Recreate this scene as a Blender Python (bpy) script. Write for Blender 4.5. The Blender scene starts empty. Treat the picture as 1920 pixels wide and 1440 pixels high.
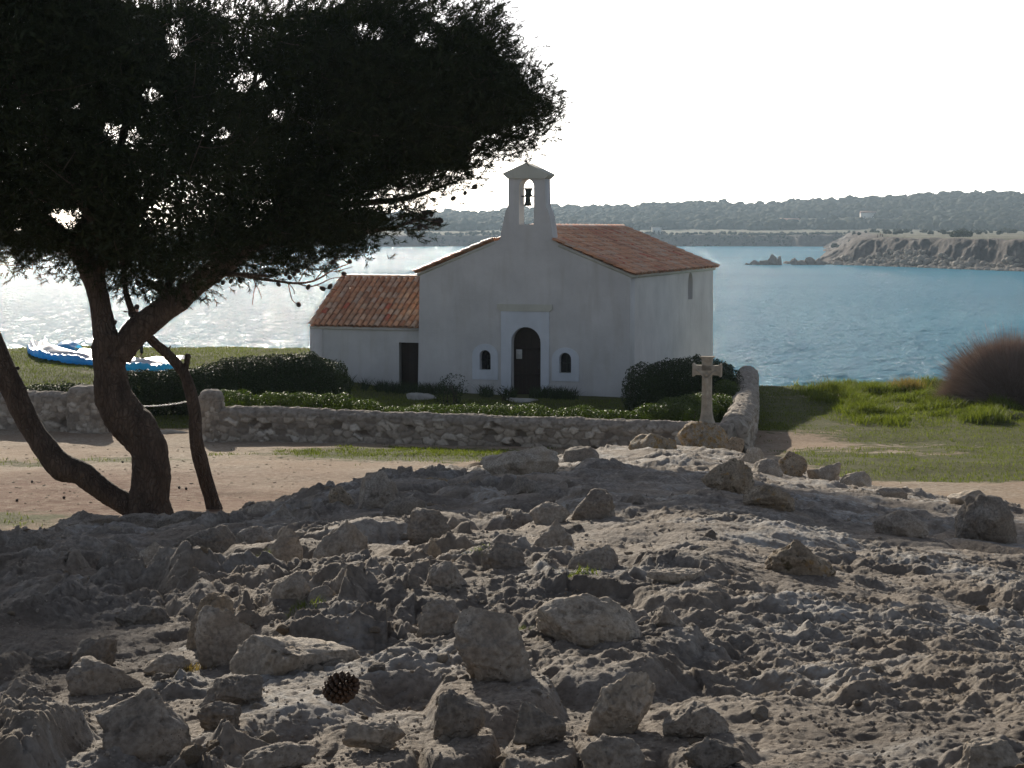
import bpy, bmesh, math, random
import numpy as np
from mathutils import Vector, Matrix, geometry
R = math.radians
rnd = random.Random(7)
rng = np.random.default_rng(11)
col = bpy.context.scene.collection
FP, HZ, CZ = 3300.0, 428.0, 5.0          # focal length in photo pixels, horizon row, camera height
TH = math.atan((720-HZ)/FP)
SUN_AZ, SUN_EL = R(-14.5), R(18.5)
HAZE, DUST, SKY, SUNE, EXPO = .00011, .7, .115, 4.9, .38

def ray(px, py):
    u, v = px-960, 720-py
    return np.array([u, v*math.sin(TH)+FP*math.cos(TH), v*math.cos(TH)-FP*math.sin(TH)])
def at(px, py, d):                        # world point seen at a photo pixel, at forward distance d
    r = ray(px, py); return np.array([0, 0, CZ])+r*(d/r[1])
def proj(p):
    x, y, z = p[0], p[1], p[2]-CZ
    f = y*math.cos(TH)-z*math.sin(TH); v = y*math.sin(TH)+z*math.cos(TH)
    return 960+FP*x/f, 720-FP*v/f

# ---------- numpy noise ----------
def _h(ix, iy, iz, s):
    n = (ix.astype(np.int64)*374761393 + iy.astype(np.int64)*668265263 + iz.astype(np.int64)*2147483647 + s*1274126177) & 0xffffffff
    n = ((n ^ (n >> 13))*1274126177) & 0xffffffff
    n = ((n ^ (n >> 16))*2246822519) & 0xffffffff
    n = n ^ (n >> 15)
    return n.astype(np.float64)/4294967296.0
def vn2(x, y, s=0):
    ix, iy = np.floor(x), np.floor(y); fx, fy = x-ix, y-iy
    fx = fx*fx*fx*(fx*(fx*6-15)+10); fy = fy*fy*fy*(fy*(fy*6-15)+10); z = np.zeros_like(ix)
    a = _h(ix, iy, z, s); b = _h(ix+1, iy, z, s); c = _h(ix, iy+1, z, s); d = _h(ix+1, iy+1, z, s)
    return (a*(1-fx)+b*fx)*(1-fy)+(c*(1-fx)+d*fx)*fy*1.0-0.5
def vn3(x, y, z, s=0):
    ix, iy, iz = np.floor(x), np.floor(y), np.floor(z); fx, fy, fz = x-ix, y-iy, z-iz
    fx = fx*fx*(3-2*fx); fy = fy*fy*(3-2*fy); fz = fz*fz*(3-2*fz)
    r = 0
    for dx in (0, 1):
        for dy in (0, 1):
            for dz in (0, 1):
                r = r + _h(ix+dx, iy+dy, iz+dz, s)*(fx if dx else 1-fx)*(fy if dy else 1-fy)*(fz if dz else 1-fz)
    return r-0.5
def fbm2(x, y, o=4, s=0, g=.5, l=2.03):
    r = 0; a = 1
    for i in range(o):
        r = r+a*vn2(x, y, s+i*17); x, y = x*l+3.1, y*l-1.7; a *= g
    return r
def fbm3(p, f, o=4, s=0, g=.5):
    r = 0; a = 1
    for i in range(o):
        r = r+a*vn3(p[:, 0]*f+i*5.2, p[:, 1]*f-i*3.3, p[:, 2]*f+i*1.9, s+i*13); f *= 2.05; a *= g
    return r
def vor2(x, y, s=0, jit=.9):              # F1, F2, id of the nearest cell
    ix, iy = np.floor(x), np.floor(y)
    f1 = np.full(x.shape, 9.); f2 = np.full(x.shape, 9.); idd = np.zeros(x.shape)
    z = np.zeros_like(ix)
    for dx in (-1, 0, 1):
        for dy in (-1, 0, 1):
            cx, cy = ix+dx, iy+dy
            qx = cx+.5+jit*(_h(cx, cy, z, s+1)-.5); qy = cy+.5+jit*(_h(cx, cy, z, s+2)-.5)
            d = np.hypot(x-qx, y-qy); m = d < f1
            f2 = np.where(m, f1, np.minimum(f2, d)); idd = np.where(m, _h(cx, cy, z, s+3), idd); f1 = np.where(m, d, f1)
    return f1, f2, idd
def sm(t): t = np.clip(t, 0, 1); return t*t*(3-2*t)

# ---------- object helpers ----------
def tag(o, label=None, cat=None, group=None, kind=None):
    if label: o['label'] = label
    if cat: o['category'] = cat
    if group: o['group'] = group
    if kind: o['kind'] = kind
    return o
def mk(name, V, F, mat, parent=None, smooth=True, attrs=None, F2=None, loc=None):
    """V (n,3); F an int array of faces (m,3) or (m,4), F2 a second array of another size"""
    V = np.asarray(V, dtype=np.float32)
    me = bpy.data.meshes.new(name)
    fs = [np.asarray(f, dtype=np.int32) for f in (F, F2) if f is not None and len(f)]
    lens = np.concatenate([np.full(len(f), f.shape[1], dtype=np.int32) for f in fs])
    idx = np.concatenate([f.ravel() for f in fs])
    me.vertices.add(len(V)); me.vertices.foreach_set('co', V.ravel())
    me.loops.add(len(idx)); me.loops.foreach_set('vertex_index', idx)
    me.polygons.add(len(lens)); me.polygons.foreach_set('loop_start', np.concatenate([[0], np.cumsum(lens)[:-1]]).astype(np.int32))
    me.polygons.foreach_set('loop_total', lens)
    me.update(calc_edges=True); me.validate()
    if smooth: me.polygons.foreach_set('use_smooth', np.ones(len(me.polygons), dtype=bool))
    for k, a in (attrs or {}).items():
        a = np.asarray(a, dtype=np.float32)
        if a.ndim == 1: at_ = me.attributes.new(k, 'FLOAT', 'POINT'); at_.data.foreach_set('value', a)
        else: at_ = me.attributes.new(k, 'FLOAT_COLOR', 'POINT'); at_.data.foreach_set('color', np.c_[a, np.ones(len(a))].astype(np.float32).ravel())
    me.materials.append(mat)
    o = bpy.data.objects.new(name, me); col.objects.link(o)
    if parent is not None: o.parent = parent
    if loc is not None: o.location = loc
    return o
def empty(name, loc, rz=0):
    o = bpy.data.objects.new(name, None); col.objects.link(o); o.location = loc; o.rotation_euler = (0, 0, rz); o.empty_display_size = .2; return o
def grid_faces(nr, nc, wrap=False):
    i = np.arange(nr-1)[:, None]; j = np.arange(nc if wrap else nc-1)[None, :]
    a = i*nc+j; b = i*nc+(j+1) % nc
    return np.stack([a, b, b+nc, a+nc], -1).reshape(-1, 4)
class MB:                                  # collects simple shapes, builds ONE mesh object
    def __init__(s): s.v = []; s.q = []; s.t = []; s.n = 0; s.a = []
    def add(s, V, Q=None, T=None, a=0.0):
        V = np.asarray(V, float).reshape(-1, 3)
        if Q is not None and len(Q): s.q.append(np.asarray(Q)+s.n)
        if T is not None and len(T): s.t.append(np.asarray(T)+s.n)
        s.v.append(V); s.a.append(np.full(len(V), a) if np.isscalar(a) else np.asarray(a)); s.n += len(V); return s
    def box(s, lo, hi, M=None, a=0.0, bev=0.0):
        (x0, y0, z0), (x1, y1, z1) = lo, hi
        V = np.array([[x, y, z] for z in (z0, z1) for y in (y0, y1) for x in (x0, x1)], float)
        if M is not None: V = V@np.array(M.to_3x3()).T+np.array(M.translation)
        return s.add(V, [[0, 2, 3, 1], [4, 5, 7, 6], [0, 1, 5, 4], [2, 6, 7, 3], [0, 4, 6, 2], [1, 3, 7, 5]], a=a)
    def tube(s, P, r, n=8, rough=0, cap=True, a=0.0, sub=1, sd=0):
        P = np.asarray(P, float); r = np.asarray(r, float)*np.ones(len(P))
        if sub > 1: P, r = spline(P, r, sub)
        V, nr = ring_tube(P, r, n, rough, sd)
        T = []
        if cap:
            V = np.vstack([V, P[0], P[-1]]); k = nr*n
            T = [[k, (j+1) % n, j] for j in range(n)]+[[k+1, (nr-1)*n+j, (nr-1)*n+(j+1) % n] for j in range(n)]
        return s.add(V, grid_faces(nr, n, True), T, a=a)
    def lathe(s, prof, n=16, c=(0, 0, 0), a=0.0, M=None):
        prof = np.asarray(prof, float); t = np.arange(n)*2*math.pi/n
        V = np.stack([prof[:, :1]*np.cos(t), prof[:, :1]*np.sin(t), np.repeat(prof[:, 1:2], n, 1)], -1).reshape(-1, 3)
        if M is not None: V = V@np.array(M.to_3x3()).T+np.array(M.translation)
        return s.add(V+np.array(c), grid_faces(len(prof), n, True), a=a)
    def build(s, name, mat, parent=None, smooth=True, loc=None, attr=None):
        V = np.vstack(s.v); q = np.vstack(s.q) if s.q else None; t = np.vstack(s.t) if s.t else None
        if q is None: q, t = t, None
        return mk(name, V, q, mat, parent, smooth, {attr: np.concatenate(s.a)} if attr else None, F2=t, loc=loc)
def spline(P, r, sub):
    P = np.asarray(P, float); Q = np.vstack([2*P[0]-P[1], P, 2*P[-1]-P[-2]]); rr = np.concatenate([[r[0]], r, [r[-1]]])
    oP, orr = [], []
    for i in range(1, len(Q)-2):
        for k in range(sub):
            t = k/sub
            w = (-.5*t+t*t-.5*t**3, 1-2.5*t*t+1.5*t**3, .5*t+2*t*t-1.5*t**3, -.5*t*t+.5*t**3)
            oP.append(sum(w[j]*Q[i-1+j] for j in range(4))); orr.append(rr[i]*(1-t)+rr[i+1]*t)
    oP.append(P[-1]); orr.append(r[-1]); return np.array(oP), np.array(orr)
def ring_tube(P, r, n, rough=0, sd=0):
    T = np.gradient(P, axis=0); T /= np.linalg.norm(T, axis=1)[:, None]+1e-9
    up = np.array([0.13, 0.97, .2]); A = np.cross(T, up); A /= np.linalg.norm(A, axis=1)[:, None]+1e-9; B = np.cross(T, A)
    t = np.arange(n)*2*math.pi/n
    D = A[:, None, :]*np.cos(t)[None, :, None]+B[:, None, :]*np.sin(t)[None, :, None]
    V = P[:, None, :]+D*r[:, None, None]; V = V.reshape(-1, 3)
    if rough:
        nz = fbm3(V, 5, 4, sd)*.5+(np.abs(fbm3(V*[1, 1, .45], 16, 3, sd+5)))*-.35
        V = V+D.reshape(-1, 3)*(nz*rough*np.repeat(r, n))[:, None]
    return V, len(P)
def plate(mb, loops, O, ex, ey, en, th):
    """a wall: outline + holes (2-D, metres) extruded th along en; O+ex*u+ey*v is the front face"""
    O, ex, ey, en = [np.asarray(k, float) for k in (O, ex, ey, en)]
    tri = geometry.tessellate_polygon([[Vector((u, v, 0)) for u, v in L] for L in loops])
    P = np.array([p for L in loops for p in L], float)
    F = O+P[:, :1]*ex+P[:, 1:2]*ey; B = F+en*th; n = len(P)
    t = np.array(tri)
    mb.add(np.vstack([F, B]), None, np.vstack([t, t[:, ::-1]+n]))
    k = 0
    for L in loops:                        # rims keep their own vertices so shading stays crisp
        m = len(L); Fr, Br = F[k:k+m], B[k:k+m]
        mb.add(np.vstack([Fr, Br]), [[j, (j+1) % m, m+(j+1) % m, m+j] for j in range(m)]); k += m
    return mb
def arch(x0, x1, y0, y1, n=14, rise=None):  # outline with a round head, counter-clockwise from bottom left
    r = (x1-x0)/2; h = rise or r; c = (x0+x1)/2
    return [(x0, y0), (x1, y0)]+[(c+r*math.cos(t), y1-h+h*math.sin(t)) for t in np.linspace(0, math.pi, n)]

# ---------- materials ----------
def mat(name):
    m = bpy.data.materials.new(name); m.use_nodes = True; nt = m.node_tree
    b = nt.nodes['Principled BSDF']; b.inputs['Specular IOR Level'].default_value = .3
    return m, nt, b
class N:
    def __init__(s, nt): s.nt = nt
    def __call__(s, t, **k):
        n = s.nt.nodes.new(t)
        for a, v in k.items():
            if a.startswith('i_'): n.inputs[a[2:].replace('_', ' ')].default_value = v
            else: setattr(n, a, v)
        return n
    def l(s, a, b): s.nt.links.new(a, b)
    def coord(s, scale=(1, 1, 1), obj=True):
        tc = s('ShaderNodeTexCoord'); mp = s('ShaderNodeMapping'); mp.inputs['Scale'].default_value = scale
        s.l(tc.outputs['Object'], mp.inputs[0]); return mp.outputs[0]
    def geo(s, scale=(1, 1, 1)):
        tc = s('ShaderNodeNewGeometry'); mp = s('ShaderNodeMapping'); mp.inputs['Scale'].default_value = scale
        s.l(tc.outputs['Position'], mp.inputs[0]); return mp.outputs[0]
    def noise(s, v, sc, det=6, ro=.55, dist=0):
        n = s('ShaderNodeTexNoise'); n.inputs['Scale'].default_value = sc; n.inputs['Detail'].default_value = det
        n.inputs['Roughness'].default_value = ro; n.inputs['Distortion'].default_value = dist; s.l(v, n.inputs['Vector']); return n.outputs['Fac']
    def ramp(s, f, stops):
        r = s('ShaderNodeValToRGB'); e = r.color_ramp.elements
        while len(e) < len(stops): e.new(.5)
        for k, (p, c) in enumerate(stops): e[k].position = p; e[k].color = (*c, 1) if not np.isscalar(c) else (c, c, c, 1)
        s.l(f, r.inputs[0]); return r.outputs[0]
    def mix(s, f, a, b, mode='MIX'):
        m = s('ShaderNodeMix', data_type='RGBA', blend_type=mode)
        for v, i in ((f, 0), (a, 6), (b, 7)):
            if isinstance(v, (int, float)): m.inputs[i].default_value = v
            elif isinstance(v, tuple): m.inputs[i].default_value = (*v, 1)
            else: s.l(v, m.inputs[i])
        return m.outputs[2]
    def math(s, op, a, b=0.0, c=None):
        m = s('ShaderNodeMath', operation=op)
        for i, v in enumerate((a, b) if c is None else (a, b, c)):
            if isinstance(v, (int, float)): m.inputs[i].default_value = v
            else: s.l(v, m.inputs[i])
        return m.outputs[0]
    def bump(s, h, dist, st=1.0, nrm=None):
        b = s('ShaderNodeBump'); b.inputs['Distance'].default_value = dist; b.inputs['Strength'].default_value = st; s.l(h, b.inputs['Height'])
        if nrm is not None: s.l(nrm, b.inputs['Normal'])
        return b.outputs[0]
    def attr(s, name, fac=True):
        a = s('ShaderNodeAttribute', attribute_name=name); return a.outputs['Fac' if fac else 'Color']
    def rand(s): return s('ShaderNodeObjectInfo').outputs['Random']
def simple(name, c, rough=.7, var=.25, sc=4, bump=0.0, spec=.3, metal=0):
    m, nt, b = mat(name); n = N(nt); v = n.coord()
    f = n.noise(v, sc, 6)
    b.inputs['Metallic'].default_value = metal; b.inputs['Specular IOR Level'].default_value = spec
    n.l(n.ramp(f, [(.3, tuple(k*(1-var) for k in c)), (.7, tuple(min(1, k*(1+var)) for k in c))]), b.inputs['Base Color'])
    b.inputs['Roughness'].default_value = rough
    if bump: n.l(n.bump(n.noise(v, sc*6, 5), bump), b.inputs['Normal'])
    return m
M = {}
def rockmat(name, tint=(1, 1, 1), lichen=0.0, gmap=False, soil=False):
    m, nt, b = mat(name); n = N(nt); v = n.geo((1.5, 1.5, 1.5)) if gmap else n.coord((3.2, 3.2, 3.2))
    f = n.noise(v, 3.2, 10, .62); f2 = n.noise(v, 22, 8, .6); f3 = n.noise(v, 1.1, 4)
    c = n.ramp(f, [(.28, (.24, .20, .16)), (.45, (.38, .33, .27)), (.6, (.50, .445, .375)), (.78, (.64, .59, .51))])
    c = n.mix(n.ramp(f2, [(.38, .6), (.6, 0)]), c, (.13, .115, .098))
    c = n.mix(n.math('MULTIPLY', n.ramp(f3, [(.45, 0), (.62, 1)]), .4), c, (.35, .26, .165))
    sp = n('ShaderNodeTexVoronoi'); sp.inputs['Scale'].default_value = 30; n.l(v, sp.inputs['Vector'])
    c = n.mix(n.math('MULTIPLY', n.ramp(sp.outputs['Distance'], [(.08, 1), (.22, 0)]), n.ramp(f, [(.5, 0), (.6, .8)])), c, (.05, .048, .045))
    if lichen:
        lf = n.noise(v, 4.5, 8, .65)
        c = n.mix(n.ramp(lf, [(.6-lichen*.16, 0), (.70-lichen*.13, .8)]), c, (.34, .21, .06))
        c = n.mix(n.ramp(n.noise(v, 7.5, 6), [(.58, 0), (.66, .7)]), c, (.06, .05, .02))
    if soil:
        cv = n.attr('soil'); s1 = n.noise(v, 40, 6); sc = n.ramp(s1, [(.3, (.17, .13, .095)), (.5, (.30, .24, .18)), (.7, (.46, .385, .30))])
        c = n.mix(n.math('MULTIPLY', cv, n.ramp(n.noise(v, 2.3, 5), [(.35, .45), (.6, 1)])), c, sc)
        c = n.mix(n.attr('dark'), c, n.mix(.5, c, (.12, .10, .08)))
        c = n.mix(n.math('MULTIPLY', n.ramp(n.noise(v, .9, 6, .6), [(.52, 0), (.64, .8)]), n.ramp(n.noise(v, 18, 6), [(.4, .2), (.6, 1)])), c, (.62, .60, .55))
    c = n.mix(1, c, tint, 'MULTIPLY'); n.l(c, b.inputs['Base Color']); b.inputs['Roughness'].default_value = .85
    b.inputs['Specular IOR Level'].default_value = .2
    pv = n('ShaderNodeTexVoronoi'); pv.inputs['Scale'].default_value = 24; n.l(v, pv.inputs['Vector'])
    pits = n.math('MULTIPLY', n.ramp(pv.outputs['Distance'], [(.05, 1), (.3, 0)]), n.ramp(n.noise(v, 5, 5), [(.45, 0), (.6, 1)]))
    h = n.math('SUBTRACT', n.math('ADD', n.math('MULTIPLY', n.noise(v, 12, 12, .75), 1.0), n.math('MULTIPLY', n.noise(v, 60, 8, .7), .4)), n.math('MULTIPLY', pits, .35))
    n.l(n.bump(h, .024 if gmap else .016, 1.0), b.inputs['Normal']); return m
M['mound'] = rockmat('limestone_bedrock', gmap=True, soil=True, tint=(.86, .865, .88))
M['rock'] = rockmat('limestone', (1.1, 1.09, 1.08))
M['rock_pale'] = rockmat('pale_limestone', (1.32, 1.30, 1.26))
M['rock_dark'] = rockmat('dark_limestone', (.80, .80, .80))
M['rock_warm'] = rockmat('warm_limestone', (1.0, .92, .8), lichen=.15)
M['rock_lichen'] = rockmat('lichen_limestone', (1, .97, .9), lichen=.75)
M['door'] = simple('dark_brown_wood', (.022, .012, .008), .6, .3, 8)
M['dark'] = simple('dark_glass', (.012, .012, .015), .25, .2, 3)
M['paper'] = simple('notice_paper', (.55, .54, .5), .7, .05, 6)
M['bell'] = simple('aged_bronze', (.035, .045, .04), .5, .4, 12, metal=.6)
M['stonecross'] = simple('carved_stone', (.34, .31, .25), .85, .3, 9, bump=.01)
M['slab'] = simple('stone_slab', (.4, .38, .34), .85, .2, 5, bump=.01)
M['chain'] = simple('galvanised_chain', (.5, .5, .48), .45, .2, 20, metal=.7)
M['cone'] = simple('pine_cone_brown', (.075, .045, .028), .6, .5, 25)
M['conegrey'] = simple('old_pine_cone', (.04, .033, .027), .8, .4, 25)
M['cloth_dark'] = simple('dark_clothing', (.02, .022, .03), .85, .3, 10)
M['cloth_red'] = simple('faded_clothing', (.12, .05, .04), .85, .3, 10)
M['skin'] = simple('skin', (.35, .2, .14), .6, .1, 10)
M['hair'] = simple('dark_hair', (.02, .014, .01), .7, .3, 30)
M['render_far'] = simple('pale_house_walls', (.55, .52, .47), .9, .1, .5)
M['roof_far'] = simple('far_roof', (.28, .17, .12), .9, .2, .5)

def bark():
    m, nt, b = mat('pine_bark'); n = N(nt); v = n.coord((1, 1, .35))
    vo = n('ShaderNodeTexVoronoi', feature='DISTANCE_TO_EDGE'); vo.inputs['Scale'].default_value = 22
    w = n.noise(v, 6, 5); mm = n('ShaderNodeMix', data_type='VECTOR'); mm.inputs[0].default_value = .15
    n.l(v, mm.inputs[4]); nn = n('ShaderNodeTexNoise'); nn.inputs['Scale'].default_value = 7; n.l(v, nn.inputs['Vector']); n.l(nn.outputs['Color'], mm.inputs[5]); n.l(mm.outputs[1], vo.inputs['Vector'])
    c = n.ramp(w, [(.3, (.062, .046, .036)), (.55, (.11, .082, .062)), (.8, (.165, .125, .095))])
    c = n.mix(n.ramp(vo.outputs['Distance'], [(.02, .4), (.10, 0)]), c, (.028, .02, .016)); n.l(c, b.inputs['Base Color'])
    b.inputs['Roughness'].default_value = .95
    h = n.math('ADD', n.ramp(vo.outputs['Distance'], [(0, 0), (.2, 1)]), n.math('MULTIPLY', n.noise(v, 18, 8, .7), 1.6)); n.l(n.bump(h, .03), b.inputs['Normal']); return m
M['bark'] = bark()
def leafmat(name, c1, c2, trans=.25, gloss=.5, spec=.3):
    m, nt, b = mat(name); n = N(nt); nt.nodes.remove(b); out = nt.nodes['Material Output']
    v = n.geo(); f = n.attr('tint')
    c = n.mix(f, c1, c2); c = n.mix(n.ramp(n.noise(v, 1.3, 4), [(.4, .0), (.65, .45)]), c, tuple(k*.55 for k in c2))
    p = n('ShaderNodeBsdfPrincipled'); p.inputs['Roughness'].default_value = gloss; p.inputs['Specular IOR Level'].default_value = spec
    t = n('ShaderNodeBsdfTranslucent'); mx = n('ShaderNodeMixShader'); mx.inputs[0].default_value = trans
    n.l(c, p.inputs['Base Color']); n.l(n.mix(1, c, (1.5, 1.6, .7), 'MULTIPLY'), t.inputs['Color'])
    n.l(p.outputs[0], mx.inputs[1]); n.l(t.outputs[0], mx.inputs[2]); n.l(mx.outputs[0], out.inputs['Surface']); return m
M['needle'] = leafmat('pine_needles', (.011, .016, .007), (.028, .036, .014), .12, .6, .12)
M['hedge'] = leafmat('hedge_leaves', (.03, .05, .012), (.085, .12, .022), .35, .5, .25)
M['darkhedge'] = leafmat('dark_hedge_leaves', (.016, .026, .009), (.035, .055, .015), .12, .55, .2)
M['grass'] = leafmat('grass_blades', (.05, .068, .014), (.15, .175, .035), .45, .6, .2)
M['drygrass'] = leafmat('dry_grass', (.16, .11, .06), (.28, .2, .1), .35, .8, .1)
M['twig'] = leafmat('bare_twigs', (.24, .17, .15), (.46, .36, .31), .02, .9, .05)
M['wood'] = leafmat('far_wood', (.02, .028, .016), (.042, .05, .026), .1, .9, .05)

def plaster(name, c, streak=1.0):
    m, nt, b = mat(name); n = N(nt); v = n.geo(); vs = n.geo((1.6, 1.6, .22))
    f = n.noise(v, .8, 8, .6); st = n.noise(vs, 2.6, 6, .6)
    cc = n.ramp(f, [(.3, tuple(k*.80 for k in c)), (.7, c)])
    cc = n.mix(n.math('MULTIPLY', n.ramp(st, [(.5, 0), (.72, .35)]), streak), cc, (.40, .37, .31))
    cc = n.mix(n.math('MULTIPLY', n.ramp(n.noise(v, 5, 8, .7), [(.6, 0), (.75, .3)]), streak), cc, (.36, .33, .28))
    n.l(cc, b.inputs['Base Color']); b.inputs['Roughness'].default_value = .9
    h = n.math('ADD', n.noise(v, 3, 5), n.math('MULTIPLY', n.noise(v, 40, 5), .3)); n.l(n.bump(h, .02, .7), b.inputs['Normal']); return m
M['plaster'] = plaster('aged_white_render', (.60, .585, .56))
M['plaster2'] = plaster('sidewall_render', (.68, .645, .60), .8)
M['trim'] = plaster('bluish_white_paint', (.64, .67, .70), .4)
M['cornice'] = plaster('stained_stone_cornice', (.55, .54, .46), 1.5)
def tiles():
    m, nt, b = mat('terracotta_tiles'); n = N(nt); v = n.geo(); t = n.attr('tint')
    c = n.ramp(t, [(0, (.36, .15, .08)), (.3, (.58, .27, .14)), (.55, (.68, .34, .18)), (.75, (.58, .40, .29)), (.92, (.74, .46, .28)), (1, (.52, .12, .06))])
    c = n.mix(n.ramp(n.noise(v, 3, 8, .65), [(.45, 0), (.68, .5)]), c, (.22, .17, .12))
    c = n.mix(n.ramp(n.noise(v, 30, 5), [(.5, 0), (.7, .35)]), c, (.34, .26, .18))
    n.l(c, b.inputs['Base Color']); b.inputs['Roughness'].default_value = .45; b.inputs['Specular IOR Level'].default_value = .4
    n.l(n.bump(n.noise(v, 35, 6), .008), b.inputs['Normal']); return m
M['tile'] = tiles()
def stonewall():
    m, nt, b = mat('rubble_masonry'); n = N(nt); v = n.geo(); t = n.attr('tint'); mo = n.attr('mortar')
    c = n.ramp(t, [(0, (.20, .165, .13)), (.4, (.36, .305, .24)), (.75, (.50, .43, .345)), (1, (.66, .60, .51))])
    c = n.mix(n.ramp(n.noise(v, 14, 8, .65), [(.38, .35), (.6, 0)]), c, (.16, .135, .11))
    c = n.mix(mo, c, n.ramp(n.noise(v, 9, 6), [(.35, (.20, .17, .135)), (.65, (.40, .355, .30))]))
    n.l(c, b.inputs['Base Color']); b.inputs['Roughness'].default_value = .92
    n.l(n.bump(n.noise(v, 45, 8, .7), .02), b.inputs['Normal']); return m
M['wall'] = stonewall()
def groundmat():
    m, nt, b = mat('earth_gravel_grass'); n = N(nt); v = n.geo()
    f = n.noise(v, .35, 8, .6); f2 = n.noise(v, 9, 8, .7)
    d = n.ramp(f2, [(.3, (.19, .14, .10)), (.5, (.36, .29, .215)), (.75, (.57, .48, .38))])
    d = n.mix(n.ramp(f, [(.42, 0), (.6, .55)]), d, (.30, .20, .125))
    sp = n('ShaderNodeTexVoronoi'); sp.inputs['Scale'].default_value = 9; n.l(v, sp.inputs['Vector'])
    d = n.mix(n.math('MULTIPLY', n.ramp(sp.outputs['Distance'], [(.10, 1), (.2, 0)]), n.ramp(n.noise(v, 2, 4), [(.45, 0), (.55, 1)])), d, (.5, .46, .40))
    lit = n.attr('litter'); d = n.mix(n.math('MULTIPLY', lit, n.ramp(n.noise(v, 5, 8, .7), [(.38, .35), (.55, .95)])), d, (.15, .072, .04))
    g = n.ramp(n.noise(v, 14, 8, .7), [(.3, (.045, .05, .018)), (.55, (.095, .10, .032)), (.8, (.19, .17, .075))])
    ga = n.attr('grass'); gm = n.ramp(n.math('ADD', ga, n.math('MULTIPLY', n.math('SUBTRACT', n.noise(v, 2.2, 9, .75), .5), 1.3)), [(.4, 0), (.62, 1)])
    c = n.mix(gm, d, g); n.l(n.mix(n.attr('rocky'), c, n.ramp(f2, [(.3, (.16, .135, .11)), (.7, (.36, .32, .27))])), b.inputs['Base Color'])
    b.inputs['Roughness'].default_value = .95; b.inputs['Specular IOR Level'].default_value = .1
    h = n.math('ADD', n.math('MULTIPLY', n.noise(v, 4, 8, .7), .6), n.math('MULTIPLY', n.noise(v, 22, 6, .7), .4))
    n.l(n.bump(h, .09, .9), b.inputs['Normal']); return m
M['ground'] = groundmat()
def farground():
    m, nt, b = mat('coastal_rock_and_scrub'); n = N(nt); v = n.geo()
    r = n.ramp(n.noise(v, .18, 9, .7), [(.32, (.05, .04, .036)), (.5, (.10, .08, .07)), (.7, (.19, .155, .13))])
    r = n.mix(n.ramp(n.noise(v, .6, 6, .7), [(.5, 0), (.6, .7)]), r, (.10, .085, .07))
    g = n.ramp(n.noise(v, .03, 9, .7), [(.35, (.055, .06, .03)), (.5, (.10, .10, .055)), (.7, (.155, .14, .09))])
    c = n.mix(n.attr('rocky'), g, r); n.l(c, b.inputs['Base Color']); b.inputs['Roughness'].default_value = .95
    n.l(n.bump(n.noise(v, .5, 9, .75), 1.2, 1.0), b.inputs['Normal']); return m
M['far'] = farground()
def sea():
    m, nt, b = mat('sea_water'); n = N(nt); v = n.geo((.55, 1, 1)); v2 = n.geo((.6, 1, 1)); nt.nodes.remove(b)
    n1 = n.noise(v, .55, 4, .6); n2 = n.noise(v, 1.9, 5, .62, .3); n3 = n.noise(v2, 6, 4, .6)
    h = n.math('ADD', n.math('MULTIPLY', n1, .40), n.math('ADD', n.math('MULTIPLY', n2, .34), n.math('MULTIPLY', n3, .13)))
    nr = n.bump(h, 1.5, 1.0); fr = n('ShaderNodeFresnel'); fr.inputs['IOR'].default_value = 1.333; n.l(nr, fr.inputs['Normal'])
    d = n('ShaderNodeBsdfDiffuse'); n.l(n.ramp(n.noise(n.geo((.4, 1, 1)), .012, 4), [(.35, (.045, .185, .27)), (.65, (.065, .235, .33))]), d.inputs['Color']); n.l(nr, d.inputs['Normal'])
    g = n('ShaderNodeBsdfGlossy'); g.inputs['Roughness'].default_value = .12; n.l(nr, g.inputs['Normal'])
    mx = n('ShaderNodeMixShader'); n.l(n.math('MULTIPLY', fr.outputs[0], .46), mx.inputs[0]); n.l(d.outputs[0], mx.inputs[1]); n.l(g.outputs[0], mx.inputs[2])
    n.l(mx.outputs[0], nt.nodes['Material Output'].inputs['Surface']); return m
M['sea'] = sea()
def fabric(name, c):
    m, nt, b = mat(name); n = N(nt); nt.nodes.remove(b); out = nt.nodes['Material Output']
    p = n('ShaderNodeBsdfPrincipled'); p.inputs['Base Color'].default_value = (*c, 1); p.inputs['Roughness'].default_value = .35
    t = n('ShaderNodeBsdfTranslucent'); t.inputs['Color'].default_value = (*[min(1, k*1.2) for k in c], 1); mx = n('ShaderNodeMixShader'); mx.inputs[0].default_value = .5
    n.l(p.outputs[0], mx.inputs[1]); n.l(t.outputs[0], mx.inputs[2]); n.l(mx.outputs[0], out.inputs['Surface']); return m
M['blue'] = fabric('blue_ripstop', (.08, .48, .88)); M['cyan'] = fabric('turquoise_ripstop', (.06, .60, .88)); M['white'] = fabric('white_ripstop', (.72, .72, .80))
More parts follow.
